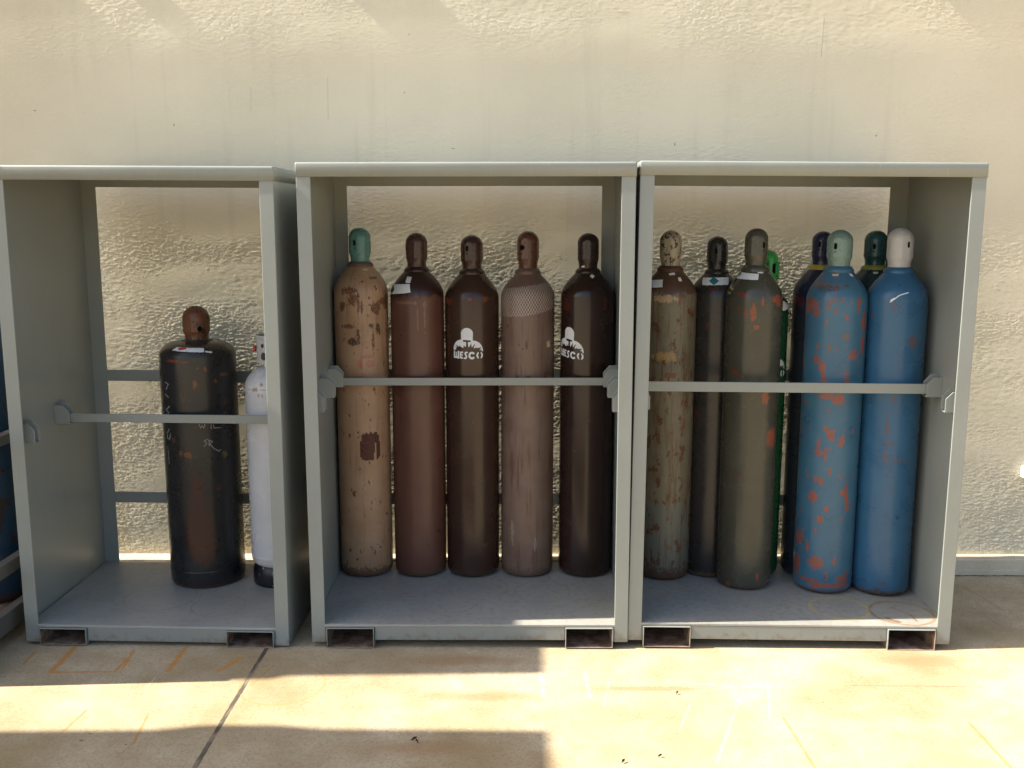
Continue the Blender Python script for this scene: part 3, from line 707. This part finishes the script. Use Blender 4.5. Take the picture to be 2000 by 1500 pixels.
m = lambda c: body_mat('faded_brown_paint', (0.185, 0.115, 0.082), (0.235, 0.155, 0.115), [(RUST, 1.3, eb(c, [(1012, 670, 1016, 677), (1019, 679, 1022, 684), (1026, 668, 1031, 682), (989, 632, 993, 640), (1006, 734, 1014, 739), (1028, 734, 1036, 739), (1062, 726, 1068, 745)]), .85), ((.40, .33, .27), 1.6, eb(c, [(1042, 1050, 1048, 1075), (998, 1020, 1003, 1060)]), .6)],
    streak=((0.12, 0.05, 0.03), .50, .7), top=((0.11, 0.06, 0.042), c.zs + .02, .5), bottom=((0.10, 0.07, 0.05), .05, .7), rough=.5, seed=7.7)
mes = make('faded pinkish brown cylinder wearing a slanted sleeve of white netting', 0.053, YF, zb2, .1185, 1.629, (525, 536, 582), .048, m, capmat('reddish_brown_cap', (0.115, 0.045, 0.028)), group=G2)
ellipse_decal('vent_slot_shade', mes, 1019.5, 483.5, .0115, .0115, M_HOLESHADE)
ellipse_decal('vent_hole_shade', mes, 1019, 496, .0025, .0025, M_HOLESHADE)
poly_decal('label_sticker', mes, [(997, 537), (1005, 536.5), (1003.5, 541.5), (994, 541)], M_OFFWHITE)
poly_decal('label_sticker', mes, [(1067, 668), (1073, 665), (1074, 677), (1068.5, 679)], M_BUFF)
def net(c):
    """diamond netting pulled over the shoulder, higher on one side"""
    R = c.Ru; bm = bmesh.new(); per = 2 * math.pi * R
    tl = hit(c, 974, 562)[1]; tr = hit(c, 1052, 548)[1] - .004; bl = hit(c, 978, 619)[1]; br = hit(c, 1070, 604)[1]
    top = lambda a: (tl + tr) / 2 + (tr - tl) / 2 * math.sin(a * .9); bot = lambda a: (bl + br) / 2 + (br - bl) / 2 * (math.sin(a) * .9) - .006 * math.cos(a * 2)
    nl = 62; sl = 0.58; hw = 0.0007; dz = .004
    z0, z1 = min(bl, br) - .02, max(tl, tr) + .01
    for s in (-1, 1):
        for k in range(nl):
            prev = None; z = z0
            while z < z1:
                u = k * per / nl + s * (z - z0) * sl; a = (u / R + math.pi) % (2 * math.pi) - math.pi
                aa = max(-1.5, min(1.5, a))
                if bot(aa) < z < top(aa):
                    rr = c.rad(z) + .0016 + .0006 * s + .0015 * (1 + math.sin(a * 3)) * .5
                    pa = (a - hw / R); pb = (a + hw / R)
                    cur = (bm.verts.new((rr * math.sin(pa), -rr * math.cos(pa), z)), bm.verts.new((rr * math.sin(pb), -rr * math.cos(pb), z)))
                    if prev: bm.faces.new((prev[0], prev[1], cur[1], cur[0]))
                    prev = cur
                else: prev = None
                z += dz
    me_ = bm_obj('netting_sleeve', bm, M_NET, c.root); return me_
net(mes)

m = lambda c: body_mat('darkest_brown_enamel', (0.028, 0.014, 0.011), (0.034, 0.017, 0.013), [((0.13, .02, .012), 1.2, eb(c, [(1102, 583, 1111, 607), (1178, 583, 1185, 603)]), .7), ((.09, .02, .012), 1, eb(c, [(1099, 1098, 1106, 1106)]), .7)],
    bottom=((0.05, 0.03, 0.022), .03, .6), rough=.30, seed=9.4)
wes2 = make('near-black brown cylinder with its white stencilled emblem turned towards the left', 0.318, YF, zb2, .1195, 1.621, (525, 534, 580), .0475, m, capmat('dark_plum_cap', (0.032, 0.015, 0.013)), group=G2)
emblem(wes2, 1112.5, 669.5, -0.10)
poly_decal('label_sticker', wes2, [(1156, 535), (1161.5, 539.5), (1157, 544), (1152, 539)], M_OFFWHITE)
poly_decal('label_sticker', wes2, [(1136, 519.5), (1142, 519), (1142, 522), (1136, 522.5)], M_OFFWHITE)

# ---- right cabinet
m = lambda c: body_mat('rusty_sage_paint', (0.135, 0.118, 0.072), (0.185, 0.165, 0.105), [((0.46, .33, .20), 1.5, eb(c, [(1275, 577, 1319, 591)]), .85), ((.44, .27, .10), 1.9, eb(c, [(1278, 690, 1320, 706)]), .8), ((.16, .03, .018), 1.4, eb(c, [(1326, 576, 1331, 597), (1296, 728, 1322, 738), (1334, 817, 1338, 838)]), .7)],
    specks=[((.11, .042, .018), .605, 26.)], streak=((0.115, 0.055, 0.025), .47, .8), top=((0.085, 0.036, 0.018), c.zs + .02, .85), bottom=((0.095, 0.045, 0.022), .07, .9), rough=.5, seed=11.5, fade_or_shade=((.13, .15, .125), -.05, .35, .7))
rusty = make('rust-streaked sage cylinder with a chipped cream cap, hard against the left post', 0.674, .592, zb3, .118, 1.632, (520, 530, 580), .0475, m, capmat('cream_cap', (0.36, 0.31, 0.22), ((.045, .022, .014), .53), .42), plain('rust_ring', (.07, .03, .017), .6, .4, .3, 40), group=G3)
poly_decal('label_sticker', rusty, [(1262, 547), (1295, 546), (1294, 561), (1262, 562)], M_LABEL)
poly_decal('label_sticker', rusty, [(1306, 534), (1317, 532), (1319, 536.5), (1308, 538)], M_OFFWHITE)
poly_decal('label_sticker', rusty, [(1323.5, 542), (1329, 541.5), (1332, 549), (1326, 549.5)], M_OFFWHITE)

m = lambda c: body_mat('black_brown_paint', (0.024, 0.022, 0.021), (0.032, 0.029, 0.027), [((.10, .035, .018), 1.3, eb(c, [(1378, 628, 1387, 642), (1384, 562, 1400, 570)]), .7), ((.12, .02, .012), 1.2, eb(c, [(1358, 800, 1367, 815)]), .6)],
    specks=[((.08, .03, .02), .70, 30.)], bottom=((.14, .09, .055), .03, .85), rough=.36, seed=13.2)
black = make('black cylinder with a diamond label, half hidden behind the olive and rusty ones', 0.885, .628, zb3, .1155, 1.608, (527, 535, 580), .0455, m, capmat('black_cap', (0.020, 0.019, 0.018)), group=G3)
slot(black, 1399, 490.5)
poly_decal('label_sticker', black, [(1374, 542), (1422, 541), (1422, 556), (1372, 557)], M_LABEL)
poly_decal('label_diamond', black, [(1394.5, 539.5), (1404.5, 548.5), (1394.5, 557), (1385, 548.5)], M_TEAL, .0011)

m = lambda c: body_mat('dark_olive_paint', (0.062, 0.061, 0.043), (0.080, 0.077, 0.055), [(ORG, 1.4, eb(c, [(1466, 597, 1476, 627), (1471, 635, 1482, 642), (1488, 582, 1492, 598), (1511, 577, 1526, 592), (1518, 588, 1524, 598), (1488, 764, 1501, 788), (1499, 839, 1513, 872), (1476, 1121, 1482, 1132), (1418, 1136, 1424, 1149)]), .85),
    ((.26, .035, .02), 1.3, eb(c, [(1441, 572, 1464, 579), (1427, 723, 1443, 732), (1414, 590, 1422, 604), (1440, 598, 1445, 606), (1452, 604, 1458, 620)]), .7)],
    specks=[((.22, .05, .025), .70, 28.)], streak=((.09, .08, .055), .55, .35), bottom=((.13, .05, .03), .022, .7), rough=.33, seed=15.8)
olive = make('dark olive cylinder with chipped orange primer, standing forward of the black one', 1.018, .476, zb3, .1185, 1.643, (519, 531, 588), .0495, m, capmat('olive_cap', (0.075, 0.072, 0.052)), group=G3)
slot(olive, 1492, 478.5)
poly_decal('label_sticker', olive, [(1438, 535.5), (1448, 531), (1482, 535), (1480.5, 547), (1436, 542.5)], M_LABEL)
poly_decal('label_corner', olive, [(1437, 537), (1447.5, 531.5), (1448, 536), (1436, 541)], M_TEAL, .0011)
poly_decal('label_sticker', olive, [(1479, 528.5), (1488, 529), (1491.5, 534), (1480, 533.5)], M_OFFWHITE)
line_decal('paint_mark', olive, [[(1419, 564), (1426, 556.5), (1429, 557), (1421, 569), (1426.5, 573)], [(1427, 558), (1432, 565)]], .006, M_YELLOW)

m = lambda c: body_mat('green_paint', (0.012, 0.085, 0.030), (0.015, 0.10, 0.038), rough=.34, seed=17.1, specks=[((.12, .16, .12), .72, 50.)])
gx = at_y(1499, 600, .60)
green = make('slim dark green cylinder with a bright green cap, behind the olive one', float(gx[0]), .628, zb3, .098, float(at_y(1500, 488, .62)[2]), (566, 571, 600), .047, m, capmat('bright_green_cap', (0.045, 0.36, 0.075)), group=G3)
ellipse_decal('vent_slot_shade', green, 1512.5, 524, .0100, .022, M_HOLESHADE, True)
for k in range(-4, 5):
    a = k * 0.38 - .15
    if abs(a - 0.30) < .25: continue
    bm = bmesh.new(); rc = green.rc + .0008; bm_tube(bm, [(rc * math.sin(a), -rc * math.cos(a), green.zc + .045), (rc * math.sin(a), -rc * math.cos(a), green.zt - .052)], .0035, 8)
    bm_obj('cap_rib', bm, green.cap.data.materials[0], green.cap, 0, True)
poly_decal('label_sticker', green, [(1524, 589), (1531, 588), (1541, 601), (1538, 604), (1524, 608)], M_LABEL)
emblem(green, 1511, 708, 0.0, .000149)

m = lambda c: body_mat('navy_paint', (0.013, 0.020, 0.045), (0.018, 0.026, 0.055), [((.10, .018, .015), 1.4, eb(c, [(1552, 575, 1568, 600), (1600, 545, 1612, 556)]), .8)], bottom=((.05, .035, .025), .03, .6), rough=.38, seed=19.6, fade_or_shade=((.030, .036, .040), -.1, c.zs - .08, .8))
navy = make('dark navy cylinder with a yellow neck ring, half hidden behind the orange-chipped blue one', 1.347, .628, zb3, .1175, 1.630, (518, 527, 575), .0475, m, capmat('navy_cap', (0.018, 0.024, 0.062)), plain('yellow_ring', (.34, .27, .03), .45, .4, .15), group=G3)
slot(navy, 1601, 477)

BO_ = [(1573, 582, 1601, 606), (1588, 600, 1601, 620), (1573, 600, 1583, 612), (1673, 582, 1683, 598), (1675, 596, 1681, 613), (1612, 622, 1617, 636), (1594, 670, 1600, 682), (1588, 691, 1600, 712), (1598, 704, 1614, 727), (1658, 688, 1673, 704), (1662, 682, 1673, 692), (1605, 721, 1612, 747), (1600, 740, 1620, 747), (1647, 738, 1660, 748), (1648, 728, 1662, 733), (1682, 610, 1691, 650), (1680, 650, 1688, 690), (1601, 762, 1630, 782), (1622, 768, 1650, 792), (1609, 830, 1618, 846), (1614, 838, 1634, 862), (1594, 856, 1602, 896), (1609, 876, 1615, 904), (1588, 930, 1596, 942), (1598, 932, 1609, 949), (1618, 912, 1624, 930), (1638, 852, 1650, 874), (1648, 945, 1657, 985), (1650, 980, 1658, 1000), (1578, 957, 1600, 980), (1555, 1032, 1569, 1062), (1572, 1055, 1580, 1075), (1551, 1078, 1562, 1120), (1578, 1086, 1609, 1112), (1626, 1088, 1632, 1106), (1594, 1006, 1608, 1022), (1557, 1128, 1600, 1136), (1575, 1140, 1657, 1150), (1636, 1124, 1655, 1140), (1640, 956, 1646, 970), (1610, 985, 1618, 1000), (1588, 880, 1592, 886)]
BO = [((x0 + x1) / 2 - (x1 - x0) * .42, (y0 + y1) / 2 - (y1 - y0) * .42, (x0 + x1) / 2 + (x1 - x0) * .42, (y0 + y1) / 2 + (y1 - y0) * .42) for x0, y0, x1, y1 in BO_]
BB = [(1616, 583, 1626, 604), (1630, 582, 1636, 592), (1640, 582, 1650, 590), (1628, 600, 1638, 612), (1582, 552, 1640, 560), (1616, 670, 1622, 690), (1630, 676, 1638, 690), (1644, 652, 1658, 664), (1582, 642, 1588, 650)]
m = lambda c: body_mat('sky_blue_paint', (0.040, 0.130, 0.215), (0.058, 0.160, 0.240), [(ORG, 1.55, eb(c, BO), .88), ((.22, .10, .06), 1.8, eb(c, BB), .7), ((.09, .055, .04), 1.5, eb(c, [(1595, 558, 1642, 569), (1650, 556, 1658, 562)]), .6)],
    specks=[(ORG, .665, 34.), ((.20, .08, .045), .685, 60.)], streak=((.10, .17, .21), .56, .4), bottom=((.15, .06, .04), .02, .8), rough=.40, seed=21.3)
bluor = make('light blue cylinder scarred with orange primer chips, capped in pale sea green', 1.360, .444, zb3, .125, 1.637, (521, 532, 588), .0525, m, capmat('sea_green_cap', (0.19, 0.29, 0.25), ((.20, .05, .03), .70)), group=G3)
slot(bluor, 1632, 481, .006, .0135)
poly_decal('label_sticker', bluor, [(1625, 535), (1639, 535), (1637, 539.5), (1626, 539)], M_BUFF)
poly_decal('label_sticker', bluor, [(1658, 534), (1663, 535), (1668, 540.5), (1661, 539)], M_OFFWHITE)

m = lambda c: body_mat('deep_teal_paint', (0.018, 0.045, 0.048), (0.024, 0.055, 0.058), rough=.34, seed=23.0, specks=[((.06, .10, .09), .68, 30.)])
teal = make('deep teal cylinder with a yellow neck ring, peeking from behind the white-capped blue one', 1.583, .640, zb3, .1195, float(at_y(1712, 449.7, .63)[2]), (519, 527, 575), .0490, m, capmat('teal_cap', (0.022, 0.085, 0.092)), plain('yellow_green_ring', (.26, .27, .05), .45, .4, .15), group=G3)
slot(teal, 1708, 481.5)
poly_decal('label_sticker', teal, [(1705, 531), (1716, 531), (1714, 535), (1706, 535)], M_OFFWHITE)

m = lambda c: body_mat('mid_blue_paint', (0.026, 0.108, 0.215), (0.038, 0.132, 0.240), [((.15, .075, .05), 1.4, eb(c, [(1746, 591, 1751, 607), (1738, 594, 1742, 602), (1742, 772, 1750, 786), (1722, 775, 1726, 782), (1703, 776, 1707, 783), (1730, 820, 1736, 850), (1728, 864, 1748, 870), (1726, 882, 1732, 905), (1736, 898, 1770, 902), (1738, 952, 1742, 965), (1700, 612, 1706, 620), (1775, 655, 1790, 680)]), .7), ((.02, .03, .04), 1, eb(c, [(1750, 1008, 1756, 1015)]), .8), ((.10, .06, .035), 1.6, eb(c, [(1704, 1150, 1724, 1166), (1716, 1137, 1732, 1142)]), .8)],
    specks=[((.14, .07, .04), .705, 36.)], streak=((.065, .15, .22), .56, .35), bottom=((.085, .055, .035), .03, .85), rough=.38, seed=25.9)
bluwh = make('plain blue cylinder with an off-white cap, front right corner of its cabinet', 1.603, .417, zb3, .1225, 1.645, (523, 534, 585), .0525, m, capmat('off_white_cap', (0.54, 0.535, 0.52), ((.40, .36, .30), .68), .45), group=G3)
slot(bluwh, 1775, 478, .005, .0125, False)
line_decal('paper_tag', bluwh, [[(1739, 590), (1755, 578), (1759, 576), (1774, 571.5)], [(1741, 588.5), (1748, 583)], [(1740, 586.5), (1747, 582.5)]], .0042, M_WHITE, .0015)

# ---- left cabinet
m = lambda c: body_mat('scuffed_black_paint', (0.020, 0.020, 0.021), (0.027, 0.026, 0.026), [((.065, .019, .013), 1.3, eb(c, [(372, 950, 402, 1075), (366, 990, 415, 1090), (376, 930, 396, 980), (372, 1040, 420, 1100)]), .9), ((.34, .11, .02), 1.4, eb(c, [(376, 742, 385, 760), (384, 718, 388, 722), (398, 716, 404, 726), (430, 728, 446, 734), (418, 738, 424, 748), (349, 882, 356, 890), (360, 884, 376, 894)]), .5), ((.28, .045, .025), 1.7, eb(c, [(325, 703, 348, 708), (352, 707, 366, 709)]), .8), ((.30, .20, .04), 1.6, eb(c, [(436, 880, 444, 892)]), .5)],
    specks=[((.20, .075, .025), .700, 40.), ((.09, .04, .025), .665, 18.)], streak=((.042, .040, .038), .55, .5), top=((.040, .028, .022), c.zs + .015, .7), bottom=((.115, .05, .025), .022, .85), rough=.36, seed=27.4)
acet = make('squat black scuffed cylinder with a rust-brown cap and chalk scrawls', -1.402, .560, zb1, .1625, 1.306, (667, 668.5, 697), .0575, m, capmat('rusty_cap', (0.17, 0.060, 0.022), ((.05, .022, .014), .56), .5), plain('black_ring', (.03, .026, .024), .5), group=G1, shape='squat')
slot(acet, 409, 623, .006, .014, False)
ellipse_decal('vent_hole_shade', acet, 390, 642.5, .010, .012, M_HOLESHADE); ellipse_decal('vent_hole_shade', acet, 396.5, 646.5, .012, .012, plain('brown_hole_shade', (.025, .012, .008), .8))  # irregular hole in the cap, its dark inside painted on as decals
poly_decal('label_sticker', acet, [(336, 684), (347, 677.5), (398, 679.5), (398.5, 688), (352, 686.5)], M_LABEL)
poly_decal('label_corner', acet, [(348, 679.5), (364, 677), (365, 681.5), (350, 684.5)], M_REDP, .0012)
poly_decal('label_sticker', acet, [(400.5, 685), (414, 686.5), (414, 689.5), (401, 688)], M_OFFWHITE)
for ln_ in ([(323, 746), (329, 750), (325, 760)], [(324, 770), (329, 776)], [(331, 794), (325, 800), (330, 806), (326, 812)], [(331, 838), (327, 846), (328, 856), (332, 858), (333, 846)], [(328, 872), (331, 905)]):
    line_decal('chalk_writing', acet, [ln_], .0035, M_CHALK, rag=.0012)
for ln_ in ([[(389, 829), (392, 836), (395, 831), (398, 836), (400, 829)]], [[(412, 829), (412.5, 837)]], [[(417, 829), (418, 836), (431, 835)]], [[(405, 858), (399, 861), (404, 866), (399, 872)]], [[(408, 859), (409, 871)], [(408, 860), (415, 862), (410, 867), (418, 876), (427, 881), (431, 878)]]):
    line_decal('chalk_writing', acet, ln_, .0026, M_CHALK, rag=.0008)
lathe('foot_band', [(.1632, .070), (.1642, .073), (.1642, .079), (.1632, .082)], acet.body.data.materials[0], acet.root, 72, R=.1625)

# white cylinder with a perforated collar
def white_cylinder():
    x, y = -1.062, .545; R = .131; zb = zb1
    root = empty('gas_cylinder', (x, y, zb)); tag(root, 'white cylinder with a perforated collar and black foot ring, half hidden by a post', 'gas cylinder', G1)
    c = Cyl(); c.x, c.y, c.z, c.Ru, c.root = x, y, zb, R, root; c.rc = .073
    zz_ = lambda row: float(at_y(530, row, y - .05)[2] - zb)
    zs, zd, z1 = zz_(760), zz_(717), zz_(657)
    zf0 = 0.095
    prof = [(R * .80, zf0 - .012), (R * .93, zf0 + .004), (R * .985, zf0 + .018), (R, zf0 + .034), (R * 1.006, zf0 + .036), (R * 1.006, zf0 + .040), (R, zf0 + .042)]
    prof += [(R, zf0 + .05 + (zs - zf0 - .06) * k / 8) for k in range(9)] + [(R * 1.006, zs - .006), (R * 1.006, zs), (R, zs + .002)]
    prof += [(R * math.cos(a), zs + .002 + (zd - zs) * 1.05 * math.sin(a)) for a in np.linspace(.12, math.pi / 2 - .02, 12)]
    zq = np.array([p[1] for p in prof]); rq = np.array([p[0] for p in prof]); c.rad = lambda z: float(np.interp(z, zq, rq)); c.caprad = lambda z: .073
    mt = body_mat('white_enamel', (.68, .68, .675), (.74, .74, .735), [((.40, .20, .05), 1.6, eb(c, [(493, 757, 503, 765), (508, 749, 514, 755)]), .8), ((.35, .25, .18), 1.4, eb(c, [(503, 770, 507, 776), (511, 770, 514, 777), (484, 760, 489, 762), (505, 761, 520, 763)]), .6)], specks=[((.30, .22, .16), .82, 60.)], rough=.33, seed=31.0)
    c.body = lathe('body', prof, mt, root, R=R)
    # collar sheet with round holes, open at the back
    us, vs, U, V = grid(-.19, .19, zd + .004, z1, .0012)
    zc = (zd + z1) / 2; mk = np.ones(U.shape, bool)
    for (a, b, r_) in ((-.005, .70, .0095), (.0, .36, .017), (-.105, .36, .017), (.105, .36, .017), (-.10, .72, .0095), (.10, .72, .0095)):
        hz = zd + (z1 - zd) * b
        mk &= np.hypot(U - a + .030, V - hz) > r_
    mk &= ~((V < zd + .016) & (np.abs(np.mod(U + .005, .10) - .05) < .026))
    c.cap = None; keep = c.body
    col = raster('collar', c, us, vs, mk, mt, 0.0, c.caprad); col.parent = root
    md = col.modifiers.new('solid', 'SOLIDIFY'); md.thickness = .003
    lathe('collar_rim', [(.0715, z1 - .003), (.0712, z1 + .001), (.0730, z1 + .003), (.0748, z1 + .001), (.0745, z1 - .003)], mt, root, 48)
    bm = bmesh.new(); bm_tube(bm, [(0, 0, zd), (0, 0, zd + .05)], .016, 14); bm_tube(bm, [(0, 0, zd + .05), (0, 0, zd + .066)], .022, 14)
    v = bm_obj('valve', bm, plain('brass_valve', (.34, .24, .09), .35, .5), root, .002)
    hv = bmesh.new(); bm_tube(hv, [(-.074, -.01, zd + .078), (-.086, -.01, zd + .078)], .013, 12); bm_obj('handle_knob', hv, M_REDPL, root, .002)
    ft = body_mat('black_foot_paint', (.010, .010, .016), (.014, .014, .020), specks=[((.55, .55, .56), .665, 55.)], rough=.4, seed=33.0)
    lathe('foot_ring', [(R * .90, .002), (R * .955, .001), (R * .97, .008), (R * .965, .05), (R * .95, .078), (R * .88, zf0 - .003)], ft, root, 64, R=R)
    return c
white_cylinder()

# ------------------------------------------------------------------ low rack at the left edge, with its blue cylinder
def left_rack():
    xr = -2.035; r = empty('cylinder_rack', (xr - .35, .25, ZG)); tag(r, 'low weathered grey rack cut off by the left edge of the picture', 'rack')
    mm = enamel('weathered_grey_enamel', (.085, .08, .07), .06, .5)
    ya, yb = -.60, .42
    for (z0, z1) in ((.285, .338), (.060, .140), (.81, .85)):
        box('side_rail', .31, .35, ya, yb, z0, z1, mm, r, .002)
        box('side_rail', -.35, -.31, ya, yb, z0, z1, mm, r, .002)
    for sx in (-.33, .33):
        for y in (ya + .02, yb - .02):
            box('post', sx - .022, sx + .022, y - .022, y + .022, 0.0, .90, mm, r, .002)
    box('floor_plate', -.31, .31, ya, yb, .085, .10, M_RUSTIN, r, .002)
    box('rear_rail', -.31, .31, yb - .03, yb, .285, .338, mm, r, .002)
    m = lambda c: body_mat('rack_blue_paint', (0.011, 0.040, 0.075), (0.016, 0.05, 0.09), [((.04, .022, .014), 1.5, [(.06, .62, .03, .06), (.02, .52, .02, .08), (.09, .40, .03, .10)], .9)], specks=[(DRUST, .63, 22.)], streak=((.05, .05, .05), .52, .6), bottom=((.06, .03, .02), .05, .9), rough=.42, seed=35.)
    b = make('blue rust-stained cylinder cut off by the left picture edge, in the low rack', xr - .20, .30, ZG + .101, .135, 1.50, (560, 575, 640), .052, m, capmat('dark_blue_cap', (.02, .03, .06)), plain('dark_ring', (.03, .03, .03), .5), group='cylinders in the low rack')
left_rack()

# ------------------------------------------------------------------ small box on the wall, right edge
def wall_box():
    p = at_wall(2004, 919); r = empty('junction_box', (float(p[0]), float(wall_y(p[0])) - .002, float(p[2])), (0, 0, math.atan(WSL)))
    tag(r, 'small white square junction box on the wall at the right picture edge', 'junction box')
    mw = plain('white_box_plastic', (.74, .73, .70), .45, .4, .08)
    h = .028; bm = bmesh.new()
    for (a, b, c_, d) in ((-h, h, h - .005, h), (-h, h, -h, -h + .005), (-h, -h + .005, -h + .005, h - .005), (h - .005, h, -h + .005, h - .005)):
        bm_box(bm, a, b, -.034, 0.0, c_, d)
    bm_obj('housing', bm, mw, r, .001)
    box('back_plate', -h + .005, h - .005, -.008, -.004, -h + .005, h - .005, plain('grey_plate', (.30, .29, .27), .5), r)
    bm = bmesh.new(); bm_tube(bm, [(-.002, -.008, .0), (-.002, -.026, .0)], .013, 16); bm_obj('knockout_plug', bm, mw, r, .001)
    for sx in (-1, 1):
        bm = bmesh.new(); bm_tube(bm, [(sx * .018, -.0355, -.021), (sx * .018, -.033, -.021)], .0028, 8); bm_obj('screw', bm, plain('steel_screw', (.35, .35, .35), .35), r)
wall_box()

# ------------------------------------------------------------------ shading timbers and canopy overhead (they stand above the picture and cast its shadows)
def overhead():
    wood = plain('grey_painted_timber', (.46, .43, .36), .7, .3)
    fr = empty('eave_frame', (0, .888, 0), (0, 0, math.atan(WSL))); tag(fr, 'timber fascia with short rafters fixed to the wall above the cabinets', 'eave')
    zt, zb = 3.36, 2.83
    box('fascia_board', -5.5, 4.2, -.075, -.054, zb, zt, wood, fr)
    def raf(pxa, pxb, z0=3.40, z1=3.43, xa=None):
        za = at_wall(1000, 0)[2]; a = at_wall(pxa, 0)[0] - (z0 - za) / .93; b = at_wall(pxb, 0)[0] - (z1 - za) / .93
        box('rafter', a, b, -.0535, .0, z0, z1, wood, fr, 0)
    raf(-700, 160); raf(262, 335); raf(690, 858); raf(1850, 3400)
    cn = empty('canopy', (0, 0, ZG)); tag(cn, 'flat slatted canopy on posts off to the left, shading the paving', 'canopy')
    h = 3.2; k = (h) / .93; sh = -.065 * k
    xe = .082 - k
    pl = plain('canopy_panel', (.5, .48, .42), .6, .3)
    def slab(pts):
        bm = bmesh.new(); q = [bm.verts.new((x, y + sh, h)) for x, y in pts]; u = [bm.verts.new((x, y + sh, h + .03)) for x, y in pts]; n = len(pts)
        bm.faces.new(q[::-1]); bm.faces.new(u)
        for i in range(n): bm.faces.new((q[i], q[(i + 1) % n], u[(i + 1) % n], u[i]))
        bm_obj('roof_panel', bm, pl, cn)
    slab([(xe, .24), (-9, .24), (-9, -.46), (xe - 2.02, -.318), (xe - 1.97, -.292), (xe - 1.02, -.262), (xe - .98, -.236), (xe, -.207)])
    slab([(xe, -.632), (xe - .75, -.622), (xe - .92, -.598), (xe - 1.15, -.598), (xe - 1.3, -.632), (xe - 2.2, -.652), (-9, -.70), (-9, -2.6), (xe, -2.6)])
    for y in (-2.3, .1):
        box('post', -8.9, -8.78, y + sh, y + sh + .12, 0, h, pl, cn)
    box('beam', -8.9, -8.78, -2.18 + sh, .1 + sh, h - .15, h - .002, pl, cn)
overhead()
